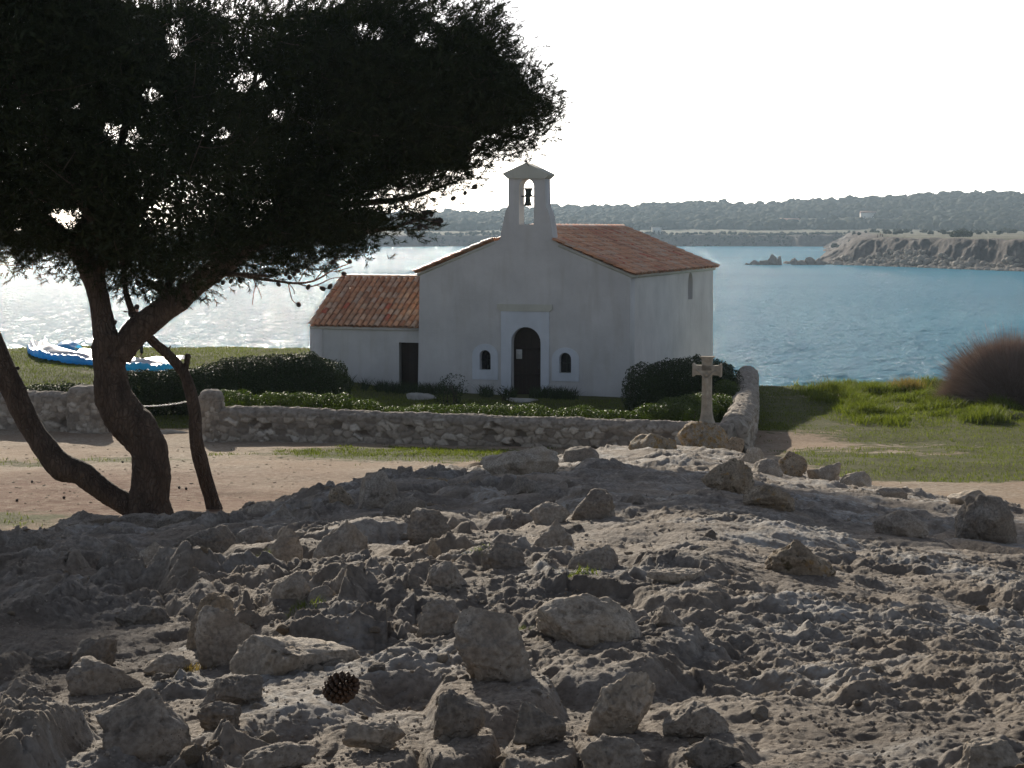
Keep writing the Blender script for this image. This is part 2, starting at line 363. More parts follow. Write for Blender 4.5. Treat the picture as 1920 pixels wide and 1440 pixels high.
# ================= ground =================
def ground_z(x, y):
    x = np.asarray(x, float); y = np.asarray(y, float)
    z = np.where(y < 41, .046*(41-y), 0)
    z = np.where(y > 41, -.010*(y-41)*sm((y-41)/8), z)
    left = sm((-x-3.0)/4.5)
    z = z+left*(.80*sm((y-50)/13)+.1*sm((y-41)/9))
    z = z+.10*fbm2(x*.25, y*.25, 3, 5)*sm((y-24)/6)+.03*fbm2(x*1.3, y*1.3, 3, 9)
    z = z+sm((x-10)/6)*sm((y-43)/4)*.16*(1+2.2*fbm2(x*.9, y*.9, 3, 41))
    return z
def edge_y(x): return 57.5+6.0*sm((-x-2)/6)+1.5*fbm2(x*.35, x*.0+3.3, 3, 77)-.6*sm((x-9)/4)
def land_z(x, y):
    z = ground_z(x, y); e = y-edge_y(x)
    return np.where(e > 0, z-9.2*(1-np.exp(-np.maximum(e, 0)*.42))+.9*fbm2(x*.8, y*.8, 4, 21)*sm(e/3), z)
def hit_ground(px, py, f=None):            # where the sight line through a photo pixel meets the ground
    f = f or ground_z; lo, hi = 4.0, 120.0; r = ray(px, py)
    for _ in range(2):
        d = np.linspace(lo, hi, 500); P = np.array([0, 0, CZ])+r*(d/r[1])[:, None]
        k = np.nonzero(P[:, 2] < f(P[:, 0], P[:, 1]))[0]
        if len(k) == 0: return P[-1]
        k = k[0]; lo, hi = d[max(k-1, 0)], d[k]+1e-3
    return P[k]
rows = np.concatenate([np.linspace(-15, 18, 30, endpoint=False), np.linspace(18, 66, 420, endpoint=False), np.linspace(66, 110, 60)])
us = np.concatenate([np.linspace(-60, -16, 30, endpoint=False), np.linspace(-16, 18, 420, endpoint=False), np.linspace(18, 60, 30)])
X, Y = np.meshgrid(us, rows); X = X.ravel(); Y = Y.ravel(); Z = land_z(X, Y)
PX = 960+FP*X/np.maximum(Y, 1)
def blob(cx, cy, rx, ry): return np.exp(-(((X-cx)/rx)**2+((Y-cy)/ry)**2))
gr = .14+0*X
gr = np.maximum(gr, 1.0*sm((Y-50)/4)*sm((-X-2.5)/2))                       # rising lawn on the left
gr = np.maximum(gr, 1.0*sm((Y-43.4)/1.2)*sm((8.0-X)/2)*.95)                # inside the enclosure
gr = np.maximum(gr, .9*blob(-2.2, 37.6, 4.2, 2.2)); gr = np.maximum(gr, .62*blob(-8.2, 36.5, 2.5, 1.3)); gr = np.maximum(gr, .7*blob(-7.6, 25.8, 1.6, 1.4)); gr = np.maximum(gr, .62*blob(-9.8, 35.5, 1.8, 1.0))
gr = np.maximum(gr, (.80+.5*fbm2(X*.35, Y*.5, 3, 12))*sm((X-4.5)/2)*sm((Y-30)/3)); gr = np.maximum(gr, 1.0*sm((X-8.5)/2.5)*sm((Y-43.5-1.5*fbm2(X*.4, Y*.4, 3, 3))/2))
gr = np.maximum(gr, .8*sm((X-6)/2)*sm((Y-52)/3))
gr = gr-.45*blob(6.6, 41.5, 1.8, 2.6)-.6*blob(10.5, 30, 3.0, 2.2)-.6*blob(-12.8, 57, 1.6, .8)-.2*blob(10.5, 40.5, 3.5, 1.0)-.5*blob(10.0, 53.5, 1.2, 1.2)
lit = 1.4*blob(-8.0, 29.5, 3.4, 3.6)+.5*blob(-5, 28, 4, 2)+.35*blob(-3, 33, 5, 1.2)
rk = sm((Y-edge_y(X)-.3)/1.5)
mk('ground', np.c_[X, Y, Z], grid_faces(len(rows), len(us)), M['ground'], attrs={'grass': gr, 'litter': np.clip(lit, 0, 1), 'rocky': rk})['kind'] = 'structure'
def grass_at(x, y):                        # nearest grid value of the grass mask
    i = np.clip(np.searchsorted(rows, y), 0, len(rows)-1); j = np.clip(np.searchsorted(us, x), 0, len(us)-1)
    return gr.reshape(len(rows), len(us))[i, j]

# ================= rocky mound =================
CR = np.array([[-900, 1120, 7.5], [-300, 1060, 10], [-100, 1030, 12], [0, 1015, 13], [60, 1000, 14], [150, 990, 15.5], [300, 985, 17], [450, 972, 18], [600, 930, 19.5], [750, 895, 21.5], [900, 882, 23],
               [1050, 856, 25.5], [1200, 838, 28.5], [1320, 838, 30], [1400, 853, 29], [1450, 868, 28], [1550, 897, 26], [1700, 923, 24], [1850, 944, 22], [1920, 957, 21], [2200, 1010, 17], [2900, 1100, 12]], float)
NEAR = np.array([[-900, 1.5], [0, 1.20], [500, 1.08], [1000, 1.04], [1500, 1.02], [1920, 1.04], [2900, 1.15]], float)
def smooth_interp(x, t, v):
    r = 0
    for o, w in ((-70, .15), (-35, .22), (0, .26), (35, .22), (70, .15)): r = r+w*np.interp(x+o, t, v)
    return r
def mound_base(x, y):
    yy = np.maximum(y, .8); px = 960+FP*x/yy
    cy, cd = smooth_interp(px, CR[:, 0], CR[:, 1]), smooth_interp(px, CR[:, 0], CR[:, 2]); nd = np.interp(px, NEAR[:, 0], NEAR[:, 1])
    zc = CZ-(cy-HZ)/FP*cd*1.0; zn = CZ-nd
    t = (yy-3.4)/(cd-3.4); z = zn+(zc-zn)*t
    z = z+.22*np.sin(np.clip(t, 0, 1)*math.pi)*.3
    k = np.maximum(yy-cd, 0); return z-(k*k/(k+.8))*.9, t
BL = [
 (975, 897, 152, 62, 'block', 'rock_pale', 'large pale smooth boulder on the crest in front of the low garden wall', .75),
 (708, 955, 92, 76, 'block', 'rock', 'upright pale block standing at the path edge behind a low grey stone', .75),
 (757, 965, 84, 38, 'slab', 'rock_dark', 'low grey stone lying at the foot of the upright path-edge block', .8),
 (640, 955, 52, 46, 'round', 'rock_warm', 'small yellowish rough rock left of the upright path-edge block', .8),
 (812, 1022, 100, 72, 'block', 'rock_dark', 'dark flat-faced block leaning right in the upper middle of the mound', .7),
 (816, 1058, 38, 52, 'spire', 'rock_warm', 'small upright tan stone like a blunt tooth, in front of the dark flat-faced block', .8),
 (835, 1108, 92, 60, 'block', 'rock', 'rounded grey rock below the small tooth-shaped stone', .8),
 (776, 1116, 26, 42, 'spire', 'rock_dark', 'thin upright splinter of stone left of a rounded grey rock', .7),
 (945, 1077, 90, 64, 'block', 'rock_dark', 'knobbly dark rock in the middle of the mound above the big central boulder', .8),
 (1040, 1035, 90, 64, 'pyramid', 'rock', 'pointed ridge-shaped rock right of the knobbly dark rock', .8),
 (1031, 981, 80, 42, 'slab', 'rock', 'rounded oblong stone lying close to a grey dome-shaped rock', .8),
 (1112, 972, 88, 58, 'round', 'rock_dark', 'grey dome-shaped rock on the upper mound, touching an oblong stone', .8),
 (984, 928, 74, 36, 'slab', 'rock_dark', 'low grey stone just below the large pale crest boulder', .8),
 (1120, 1074, 118, 54, 'slab', 'rock', 'wide low rock with a dented left side in the middle right', .8),
 (1368, 922, 104, 66, 'block', 'rock_warm', 'brownish angular block on the crest below the stone cross', .8),
 (1444, 955, 104, 50, 'block', 'rock_warm', 'boxy brownish block casting a long shadow, right of the angular crest block', .8),
 (1488, 897, 58, 52, 'spire', 'rock_warm', 'jagged upright rock on the crest against the grass', .8),
 (1547, 907, 66, 42, 'block', 'rock', 'square grey rock on the crest right of the jagged upright one', .8),
 (1608, 918, 66, 36, 'round', 'rock_pale', 'pale crumbly rock at the right end of the crest row', .8),
 (1852, 1012, 112, 92, 'round', 'rock_dark', 'big dark rounded boulder near the right edge', .85),
 (1818, 952, 74, 34, 'slab', 'rock_pale', 'pale flat rock behind the big dark rounded boulder', .85),
 (1505, 1082, 140, 74, 'pyramid', 'rock_warm', 'pale peaked rock with an orange stain on the right half of the mound', .9),
 (928, 1268, 160, 138, 'block', 'rock', 'largest squarish boulder in the centre, casting a shadow to its lower right', .75),
 (826, 1198, 98, 80, 'block', 'rock', 'rough rock tucked behind the left shoulder of the largest central boulder', .8),
 (1108, 1200, 210, 92, 'round', 'rock_pale', 'wide lumpy pale rock right of the largest central boulder', .8),
 (1166, 1362, 136, 112, 'block', 'rock_pale', 'tall pale block with a flat top in the lower middle', .8),
 (860, 1366, 104, 78, 'pyramid', 'rock_dark', 'dark craggy rock in the lower middle, left of a smaller craggy rock', .8),
 (1012, 1380, 104, 70, 'pyramid', 'rock_dark', 'dark craggy peak between the tall pale block and the dark craggy rock', .8),
 (430, 1248, 140, 120, 'slab', 'rock', 'smooth upright leaning slab at left with a taller stone behind it', .35),
 (392, 1208, 98, 100, 'round', 'rock_warm', 'taller rounded stone behind the smooth upright slab', .6),
 (545, 1148, 94, 78, 'block', 'rock_pale', 'pale blocky stone with a tan left face beside a grass tuft', .8),
 (632, 1062, 124, 92, 'pyramid', 'rock', 'broad peaked grey rock left of the dark flat-faced block', .7),
 (536, 1068, 70, 80, 'slab', 'rock', 'steep leaning slab left of the broad peaked rock', .4),
 (480, 1036, 82, 52, 'round', 'rock', 'cracked round stone above the steep leaning slab', .8),
 (522, 996, 76, 54, 'pyramid', 'rock', 'wedge-shaped stone just below the path on the left crest', .8),
 (455, 1098, 104, 56, 'slab', 'rock_pale', 'flat-topped pale rock left of the pale blocky stone', .8),
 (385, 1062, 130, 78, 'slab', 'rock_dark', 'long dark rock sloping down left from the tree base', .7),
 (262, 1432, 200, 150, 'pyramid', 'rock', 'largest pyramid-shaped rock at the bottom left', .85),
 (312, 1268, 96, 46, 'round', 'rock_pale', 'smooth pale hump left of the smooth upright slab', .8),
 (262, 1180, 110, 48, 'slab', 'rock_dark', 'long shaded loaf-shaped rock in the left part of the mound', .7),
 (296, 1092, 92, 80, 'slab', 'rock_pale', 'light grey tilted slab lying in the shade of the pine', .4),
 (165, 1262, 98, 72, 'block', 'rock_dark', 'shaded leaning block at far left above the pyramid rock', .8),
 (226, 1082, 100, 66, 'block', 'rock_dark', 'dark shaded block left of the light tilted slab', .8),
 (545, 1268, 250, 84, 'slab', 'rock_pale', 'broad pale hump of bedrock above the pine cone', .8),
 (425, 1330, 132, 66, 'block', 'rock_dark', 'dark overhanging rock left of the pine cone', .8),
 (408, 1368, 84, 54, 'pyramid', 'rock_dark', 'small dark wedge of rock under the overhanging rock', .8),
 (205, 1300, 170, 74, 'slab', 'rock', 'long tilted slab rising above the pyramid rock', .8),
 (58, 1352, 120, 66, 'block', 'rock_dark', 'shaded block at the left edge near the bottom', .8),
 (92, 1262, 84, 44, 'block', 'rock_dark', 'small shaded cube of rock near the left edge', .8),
 (482, 978, 44, 36, 'block', 'rock_pale', 'pale little block left of the wedge-shaped stone on the crest', .8),
 (552, 960, 56, 24, 'slab', 'rock_dark', 'flat dark stone at the path edge right of the slender trunk', .8),
 (1150, 1458, 130, 88, 'round', 'rock', 'rounded rock cut by the bottom edge of the picture, below the tall pale block', .8),
 (1868, 1455, 130, 74, 'block', 'rock_pale', 'pale rock in the bottom right corner', .8),
 (1308, 1378, 130, 66, 'round', 'rock', 'rough hump right of the tall pale block', .8),
 (1340, 1440, 120, 62, 'pyramid', 'rock_dark', 'dark rough rock at the bottom, right of the rough hump', .8),
 (1252, 1178, 78, 46, 'slab', 'rock', 'grey wedge right of the wide lumpy pale rock', .8),
 (1272, 1098, 120, 34, 'slab', 'rock_pale', 'flat pale ledge in the middle right', .8),
 (1695, 1005, 104, 50, 'pyramid', 'rock', 'low pointed rock left of the big dark rounded boulder', .8),
 (1672, 938, 64, 26, 'slab', 'rock', 'thin dark-edged stone on the crest at right', .8),
 (700, 1400, 120, 52, 'slab', 'rock_pale', 'pale flat-topped stone at the bottom, right of the pine cone', .8),
 (520, 1442, 150, 56, 'round', 'rock', 'rounded rock at the bottom edge under the pine cone', .8),
 (1090, 866, 70, 30, 'round', 'rock_dark', 'low dark rock on the crest right of the large pale boulder', .8),
 (1225, 846, 92, 36, 'slab', 'rock_lichen', 'yellow-lichened rock on the crest left of the cross', .8),
 (1412, 872, 62, 36, 'block', 'rock_pale', 'pale crumbly rock on the crest right of the cross boulder', .8),
 (1440, 892, 60, 34, 'round', 'rock', 'grey rock behind the boxy brownish block', .8),
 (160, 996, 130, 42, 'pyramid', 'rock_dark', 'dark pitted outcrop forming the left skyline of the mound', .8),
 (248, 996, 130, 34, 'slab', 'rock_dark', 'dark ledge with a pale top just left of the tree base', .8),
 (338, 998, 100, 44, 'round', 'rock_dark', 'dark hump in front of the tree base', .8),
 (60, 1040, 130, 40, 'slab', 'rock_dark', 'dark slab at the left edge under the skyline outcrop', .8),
 (880, 908, 60, 24, 'slab', 'rock_warm', 'low tan slab sloping left from the large pale boulder', .9),
 (820, 915, 70, 22, 'slab', 'rock_lichen', 'small ochre-stained stone on the crest left of the large pale boulder', .8),
 (600, 1140, 60, 44, 'round', 'rock', 'small round rock right of the pale blocky stone', .8),
 (690, 1165, 100, 44, 'slab', 'rock_dark', 'low dark ledge left of the rough rock behind the central boulder', .8),
]
def mound_hit(px, py):                     # first surface point of the bare mound along a sight line
    r = ray(px, py); d = np.exp(np.linspace(math.log(2.6), math.log(34), 700)); P = np.array([0, 0, CZ])+r*(d/r[1])[:, None]
    k = np.nonzero(P[:, 2] < mound_base(P[:, 0], P[:, 1])[0]-.005)[0]
    return P[k[0]] if len(k) else at(px, py, float(np.interp(px, CR[:, 0], CR[:, 2])))
FOOT = []
for (px, py, w, h, form, mk_, lab, dep) in BL:
    p = mound_hit(px, py); s = p[1]/FP; FOOT.append((p[0], p[1]+w*s*.5*dep*.55, w*s*.5, w*s*.5*dep, h*s))
FOOT = np.array(FOOT)
def foot_mask(x, y):
    m = np.zeros(x.shape)
    for fx, fy, rx, ry, fh in FOOT:
        q = np.abs(y-fy) < 4*max(rx, ry)+.2
        if not q.any(): continue
        a = ((x[q]-fx)/(rx*1.25))**2+((y[q]-fy+ry*.9)/(ry*2.4+fh*.8))**2; m[q] = np.maximum(m[q], sm(1.9-a))
    return m
def mound_relief(x, y):
    wx = x+.22*fbm2(x*1.7, y*1.7, 3, 31); wy = y+.22*fbm2(x*1.7, y*1.7, 3, 37)
    big = .12*fbm2(x*.55, y*.55, 3, 61)+.09*fbm2(x*1.5, y*1.5, 3, 63)
    r = big; px = 960+FP*x/np.maximum(y, 1)
    
    rough = .32+.85*sm(fbm2(x*.75+9, y*1.0, 3, 44)*3.2+.45)     # smooth dusty patches between crusty ones
    dens = .16+.55*sm((1150-px)/500)         # broken blocks lie thickest on the left and middle
    for cell, amp, pres, s in ((.62, .075, .8, 101), (.30, .042, .8, 111), (.14, .024, .9, 121), (.06, .011, 1.0, 131)):
        # blocks stretched along a bedding direction: flat tilted tops, steep broken sides
        a = (wx*.92+wy*.38)/cell*.95+.25*fbm2(x*4/cell*.3, y*4/cell*.3, 2, s); b = (-wx*.38+wy*.92)/cell*1.05
        f1, f2, i = vor2(a, b, s); on = (i < dens*pres)
        e = sm((f2-f1-.02)*3.2); tx = ((i*91.7) % 1)-.5; ty = ((i*57.3) % 1)-.35
        fa, fb = a-np.floor(a)-.5, b-np.floor(b)-.5
        h = amp*e*(.45+.55*((i*7.31) % 1)*1.3+.9*(tx*fa+ty*fb)-.25*f1)
        r = r+np.where(on, np.maximum(h, 0), 0)*(1+.35*sm((650-px)/300)*(cell > .2))*(rough if cell < .5 else 1)
    rg = 1-np.abs(fbm2(x*3.8+y*1.1, y*4.2-x*.7, 5, 71, .6))*2.6
    right = sm((px-1050)/350); r = (r-.035)*(1-.2*right)+right*.016*fbm2(x*3.0, y*4.2, 4, 75)*2
    r = r*(1-.75*foot_mask(x, y))
    r = r+(.012*rg*(.5+right)+.015*fbm2(x*14, y*17, 4, 81, .6))*rough+.007*fbm2(x*50, y*60, 2, 91)
    pit = vor2(wx*7, wy*9, 141); r = r-.022*sm((.28-pit[0])*6)*(pit[2] < .3)*rough
    return r
def mound_z(x, y):
    b, t = mound_base(x, y); return b+mound_relief(x, y)
ly = np.concatenate([np.exp(np.linspace(math.log(1.2), math.log(3.1), 60, endpoint=False)), np.exp(np.linspace(math.log(3.1), math.log(12), 680, endpoint=False)), np.exp(np.linspace(math.log(12), math.log(36), 360))])
lu = np.concatenate([np.linspace(-1.3, -.33, 140, endpoint=False), np.linspace(-.33, .33, 900, endpoint=False), np.linspace(.33, 1.3, 140)])
LU, LY = np.meshgrid(lu, ly); MX = (LU*LY).ravel(); MY = LY.ravel()
mb_, mt_ = mound_base(MX, MY); mr_ = mound_relief(MX, MY)
g = mr_.reshape(LY.shape); bl = g.copy()
for _ in range(14): bl[1:-1, 1:-1] = (bl[:-2, 1:-1]+bl[2:, 1:-1]+bl[1:-1, :-2]+bl[1:-1, 2:])/4
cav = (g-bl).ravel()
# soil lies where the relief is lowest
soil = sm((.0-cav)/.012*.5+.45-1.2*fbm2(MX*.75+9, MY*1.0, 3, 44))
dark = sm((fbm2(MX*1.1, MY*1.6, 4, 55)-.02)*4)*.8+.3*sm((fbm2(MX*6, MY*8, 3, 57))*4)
MZ = mb_+mr_
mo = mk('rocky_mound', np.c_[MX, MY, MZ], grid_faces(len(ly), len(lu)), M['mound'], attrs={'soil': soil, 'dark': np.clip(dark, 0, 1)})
mo['kind'] = 'structure'
def mz(x, y): return float(mound_z(np.array([x]), np.array([y]))[0])
# ================= boulders =================
def ico(sub):
    bm = bmesh.new(); bmesh.ops.create_icosphere(bm, subdivisions=sub, radius=1)
    V = np.array([v.co for v in bm.verts]); F = np.array([[v.index for v in f.verts] for f in bm.faces]); bm.free(); return V, F
ICO = {k: ico(k) for k in (2, 3, 4, 5)}
def rock_shape(seed, sx, sy, sz, form='block', sub=5):
    r = np.random.default_rng(seed); V, F = ICO[sub]; V = V.copy()
    lo = np.clip(-V[:, 2], 0, .92); V[:, :2] /= np.sqrt(1-lo*lo)[:, None]   # sides go straight down into the ground
    if form == 'slab': V[:, 2] = np.sign(V[:, 2])*np.abs(V[:, 2])**.6
    if form == 'spire': s = 1-.55*sm((V[:, 2]+.3)/1.3); V[:, :2] *= s[:, None]
    if form == 'pyramid': s = 1-.8*sm((V[:, 2]+.25)/1.15); V[:, 0] = V[:, 0]*s+(V[:, 2] > -.2)*.15*r.uniform(-1, 1)*(V[:, 2]+.2); V[:, 1] *= s
    if form != 'spire' and form != 'pyramid': V[:, :2] *= (1-.22*np.clip(V[:, 2], -.3, 1))[:, None]
    cuts = {'block': 15, 'slab': 12, 'spire': 10, 'pyramid': 9, 'round': 10}[form]
    for k in range(cuts):                  # broken faces: push everything beyond a plane back onto it
        n = r.normal(size=3); n[2] = n[2]*.8+.25; n /= np.linalg.norm(n); d = r.uniform(.45, .80) if form != 'round' else r.uniform(.62, .88)
        e = V@n-d; V -= np.outer(np.where(e > 0, e*.93, 0), n)
    V *= np.array([sx, sy, sz]); m = (sx*sy*sz)**(1/3)
    nrm = V/np.linalg.norm(V, axis=1)[:, None]; Q = V/m+seed*3.7
    d = .16*fbm3(Q, 1.3, 2, seed)+.13*fbm3(Q, 3.1, 3, seed+3)-.11*np.abs(fbm3(Q, 5.5, 3, seed+5))+.05*fbm3(Q, 12, 3, seed+9)
    p = fbm3(Q, 7, 2, seed+2); d = d-.09*sm((p-.22)*7)
    return V+nrm*(d*m)[:, None], F
def boulder(px, pyb, w, h, form, matk, label, seed, rz=0.0, tilt=0.0, depth=.75, sink=.45, name='boulder', sub=5, group=None, d=None):
    p = at(px, pyb, d) if d else mound_hit(px, pyb)
    s = p[1]/FP; sx = w*s/2*1.04; sy = sx*depth; hz = max(.82*h*s, h*s-.6*sy*(pyb-HZ)/FP); sz = hz*(1+sink)/2*1.10
    V, F = rock_shape(seed, sx, sy, sz, form, sub)
    # fit the finished outline to the size it has in the picture
    c, sn = math.cos(tilt), math.sin(tilt); V = V@np.array([[c, 0, -sn], [0, 1, 0], [sn, 0, c]])
    c, sn = math.cos(rz), math.sin(rz); V = V@np.array([[c, sn, 0], [-sn, c, 0], [0, 0, 1]])
    V[:, 0] *= (w*s)/(V[:, 0].max()-V[:, 0].min()); V[:, 2] *= hz*(1+sink)/(V[:, 2].max()-V[:, 2].min())
    V[:, 0] -= (V[:, 0].max()+V[:, 0].min())/2
    V[:, 2] += -V[:, 2].min()-hz*sink
    p = p+np.array([0, sy*.55, -.02*s*0]); p[2] = at(px, pyb, p[1])[2] if False else p[2]+.0
    o = mk(name, V, F, M[matk], attrs=None, loc=p); tag(o, label, 'rock', group or 'boulders and blocks on the rocky mound'); return o
for k, (px, py, w, h, form, mk_, lab, dep) in enumerate(BL):
    boulder(px, py, w, h, form, mk_, lab, 200+k*7, tilt=rnd.uniform(-.25, .25), rz=rnd.uniform(-.3, .3), depth=dep, sub=5 if w*h > 3500 else 4)
# smaller loose stones: copies of eight shapes, nothing tells them apart
protos = []
for k in range(8):
    V, F = rock_shape(900+k, 1, .85, .62, ('block', 'round', 'slab', 'block')[k % 4], 4)
    me = mk('loose_stone', V, F, M[('rock', 'rock_pale', 'rock_dark', 'rock_warm')[k % 4]]); protos.append(me)
n_st = 0
sr = random.Random(5)
while n_st < 290:
    px, py = sr.uniform(-60, 1980), sr.uniform(860, 1500)
    if sr.random() > (.95 if px < 1050 else .35): continue
    p = mound_hit(px, py)
    cd = float(np.interp(px, CR[:, 0], CR[:, 2]))
    if p[1] > cd: continue
    s = (14+44*sr.random()**2.0)/2*(.75+.6*(py-860)/600)*p[1]/FP
    if s < .012: continue
    z = mz(p[0], p[1])
    src = protos[n_st % 8]
    o = src if n_st < 8 else src.copy()
    if n_st >= 8: col.objects.link(o)
    o.location = (p[0], p[1], z+s*.05); o.scale = (s, s*sr.uniform(.7, 1), s*sr.uniform(.6, 1)); o.rotation_euler = (sr.uniform(-.4, .4), sr.uniform(-.4, .4), sr.uniform(0, 6.3))
    tag(o, 'small loose limestone lying among the boulders of the rocky mound', 'stone', 'small loose stones on the rocky mound'); n_st += 1

# ================= pine cone lying on the rocks =================
def pine_cone(parent, L, Rr, mat_, name='scales'):
    mb = MB(); k = 0; n = 90
    mb.lathe([(0.001, 0), (Rr*.5, L*.1), (Rr*.62, L*.4), (Rr*.4, L*.8), (.001, L)], 10)
    for i in range(n):
        t = (i+.5)/n; a = i*2.39996; z = L*(.04+.92*t); r = Rr*math.sin(math.pi*(.12+.80*t))**.7
        d = np.array([math.cos(a), math.sin(a), 0]); tt = np.array([-math.sin(a), math.cos(a), 0]); up = np.array([0, 0, 1])
        c = d*r*.45+up*z; e = d*r*1.0+up*(z+L*.10*(t-.1)); w = Rr*.30*(1-.35*t); th = L*.018
        V = [c-tt*w*.5, c+tt*w*.5, e+tt*w*.75-d*w*.3, e+d*w*.3, e-tt*w*.75-d*w*.3]
        V = [v-up*th for v in V]+[v+up*th*(1 if j < 2 else 2.2) for j, v in enumerate(V)]
        mb.add(V, [[0, 5, 6, 1], [1, 6, 7, 2], [2, 7, 8, 3], [3, 8, 9, 4], [4, 9, 5, 0]], [[0, 1, 2], [0, 2, 3], [0, 3, 4], [5, 7, 6], [5, 8, 7], [5, 9, 8]])
    return mb.build(name, mat_, parent, smooth=False)
pc = mound_hit(578, 1340); rt = empty('pine_cone', (pc[0]+.045, pc[1]+.02, max(pc[2], mz(pc[0], pc[1]))+.05)); rt.rotation_euler = (R(62), R(-38), R(70))
tag(rt, 'dark brown open pine cone lying in a hollow between the rocks', 'pine cone')
pine_cone(rt, .090, .037, M['cone']); MB().tube([(0, 0, 0), (.004, 0, -.012), (.01, 0, -.02)], [.005, .004, .003], 6).build('stalk', M['cone'], rt)

# crumbs of rock between the stones: too many to count, one object
r = np.random.default_rng(91); nq = 12000; qx = r.uniform(-80, 2000, nq); qy = r.uniform(845, 1500, nq); mbr = MB(); V0, F0 = ICO[2]
FM = [V0*(1+.45*fbm3(V0+k*2.3, 1.1, 2, k))[:, None]*r.uniform(.6, 1.2, 3) for k in range(20)]
Pq = np.array([mound_hit(a, b_) for a, b_ in zip(qx, qy)]); keep = (Pq[:, 1] < np.interp(qx, CR[:, 0], CR[:, 2])+.2) & (r.random(nq) < np.where(qx < 1100, .95, .5)); Pq = Pq[keep]; Zq = mound_z(Pq[:, 0], Pq[:, 1])
for k in range(len(Pq)):
    s_ = r.uniform(2.0, 9.0)**1.0*(.6+.5*r.random())/2*max(Pq[k, 1], 4.5)/FP; g = r.uniform(0, 6.3); c_, n_ = math.cos(g), math.sin(g)
    mbr.add(FM[k % 20]@np.array([[c_, n_, 0], [-n_, c_, 0], [0, 0, 1]])*s_+[Pq[k, 0], Pq[k, 1], Zq[k]+s_*.25], None, F0)
tag(mbr.build('rock_rubble', M['rock'], smooth=False), 'fine broken limestone rubble strewn between the stones of the mound', 'rubble', kind='stuff')
# ================= chapel =================
AL = R(19)
EX = np.array([-math.cos(AL), math.sin(AL), 0]); EN = np.array([math.sin(AL), math.cos(AL), 0]); UP = np.array([0, 0, 1.])
d0 = 50.0
while at(1181, 745, d0)[2] > -.08: d0 += .05
FR = at(1181, 745, d0); FR[2] = 0
C0 = np.array([0, 0, CZ])
def fuv(px, py, k=0.0):                    # facade plane (pushed back by k): metres left of the right corner, height
    r = ray(px, py); O = FR+EN*k; t = ((O-C0)@EN)/(r@EN); p = C0+r*t; return ((p-O)@EX, p[2])
def swz(px, py):                           # side wall plane: metres back from the front corner, height
    r = ray(px, py); t = ((FR-C0)@EX)/(r@EX); p = C0+r*t; return ((p-FR)@EN, p[2])
def pl(pts, k=0.0): return [fuv(x, y, k) for x, y in pts]
W = fuv(787, 505)[0]; ze = fuv(1181, 514)[1]; L = swz(1337, 502)[0]
uc = W/2; zl = fuv(937, 449); zr_ = fuv(1045, 454)
sl = ((zl[1]-ze)/(W-zl[0])+(zr_[1]-ze)/zr_[0])/2; zr = ze+sl*uc
print('chapel W %.2f L %.2f eave %.2f ridge %.2f slope %.2f d %.1f' % (W, L, ze, zr, sl, d0), proj(FR+EX*uc+EN*L+UP*(zr+.1)), proj(FR+EN*L+UP*ze))
chapel = empty('chapel', tuple(FR+np.array([0, 0, -.1])), 0)
tag(chapel, 'small white chapel with bell gable, arched brown door and terracotta roof', 'chapel')
class Shift:                               # children of the empty at FR: subtract its origin
    pass
OFF = -np.array(chapel.location)
def cbuild(mb, name, m, parent=chapel, smooth=False, attr=None):
    mb.v = [v+OFF for v in mb.v]; return mb.build(name, m, parent, smooth, attr=attr)
bz = -.5
# front wall with the bell gable in one piece
ub = fuv(783, 740)[0]
out = [(0, bz), (0, ze)]+[fuv(1181+(1045-1181)*t, 514+(455-514)*t) for t in (.33, .66, 1)]+pl([(1037, 449), (1034, 425), (1031, 406), (1027, 394), (1023, 386), (1022, 334), (953, 333), (953, 385), (950, 391), (947, 399), (946, 406), (941, 428), (937, 449)])+[(W, ze), (ub, bz)]
def px_arch(x0, x1, y0, y1, k=0, grow=0, n=14):
    a = fuv(x0, y0, k); b = fuv(x1, y1, k); u0, u1 = sorted((a[0], b[0])); z0, z1 = sorted((a[1], b[1])); return arch(u0-grow, u1+grow, z0-(grow if grow > 0 else grow*.0), z1+grow, n)
H_bell = px_arch(973, 1001, 421, 335); H_door = px_arch(958, 1015, 745, 613); H_w1 = px_arch(899, 921, 693, 656); H_w2 = px_arch(1048, 1072, 699, 661)
mb = MB(); plate(mb, [out, H_bell, H_door, H_w1, H_w2], FR, EX, UP, EN, .5); cbuild(mb, 'front_wall', M['plaster'])
# side, left and back walls
s0, s1 = swz(1290, 562), swz(1299, 510)
H_s = arch(s0[0], s1[0], s0[1], s1[1], 8)
mb = MB(); plate(mb, [[(.5, bz), (L+.12, bz), (L+.0, ze), (.5, ze)], H_s], FR, EN, UP, EX, .45); cbuild(mb, 'side_wall', M['plaster2'])
mb = MB(); plate(mb, [[(.5, bz), (L, bz), (L, ze), (.5, ze)]], FR+EX*(W-.45), EN, UP, EX, .45)
plate(mb, [[(.45, bz), (W-.45, bz), (W-.45, ze+sl*.4), (uc, zr-.05), (.45, ze+sl*.4)]], FR+EN*(L-.45), EX, UP, EN, .45); cbuild(mb, 'rear_walls', M['plaster2'])
mb = MB(); q = [swz(1290, 562), swz(1299, 510)]; plate(mb, [arch(q[0][0]-.05, q[1][0]+.05, q[0][1]-.05, q[1][1]+.05, 8)], FR+EX*.30, EN, UP, EX, .03)
w = cbuild(mb, 'window', M['dark']); w['label'] = 'narrow arched slit window in the side wall'
# bell gable cap
mb = MB(); plate(mb, [pl([(944, 327), (944, 325), (987, 305), (1030, 326), (1030, 328), (1022.5, 335), (952.5, 334.5)])[::-1]], FR-EN*.07, EX, UP, EN, .64)
cap = cbuild(mb, 'gable_cap', M['cornice'])
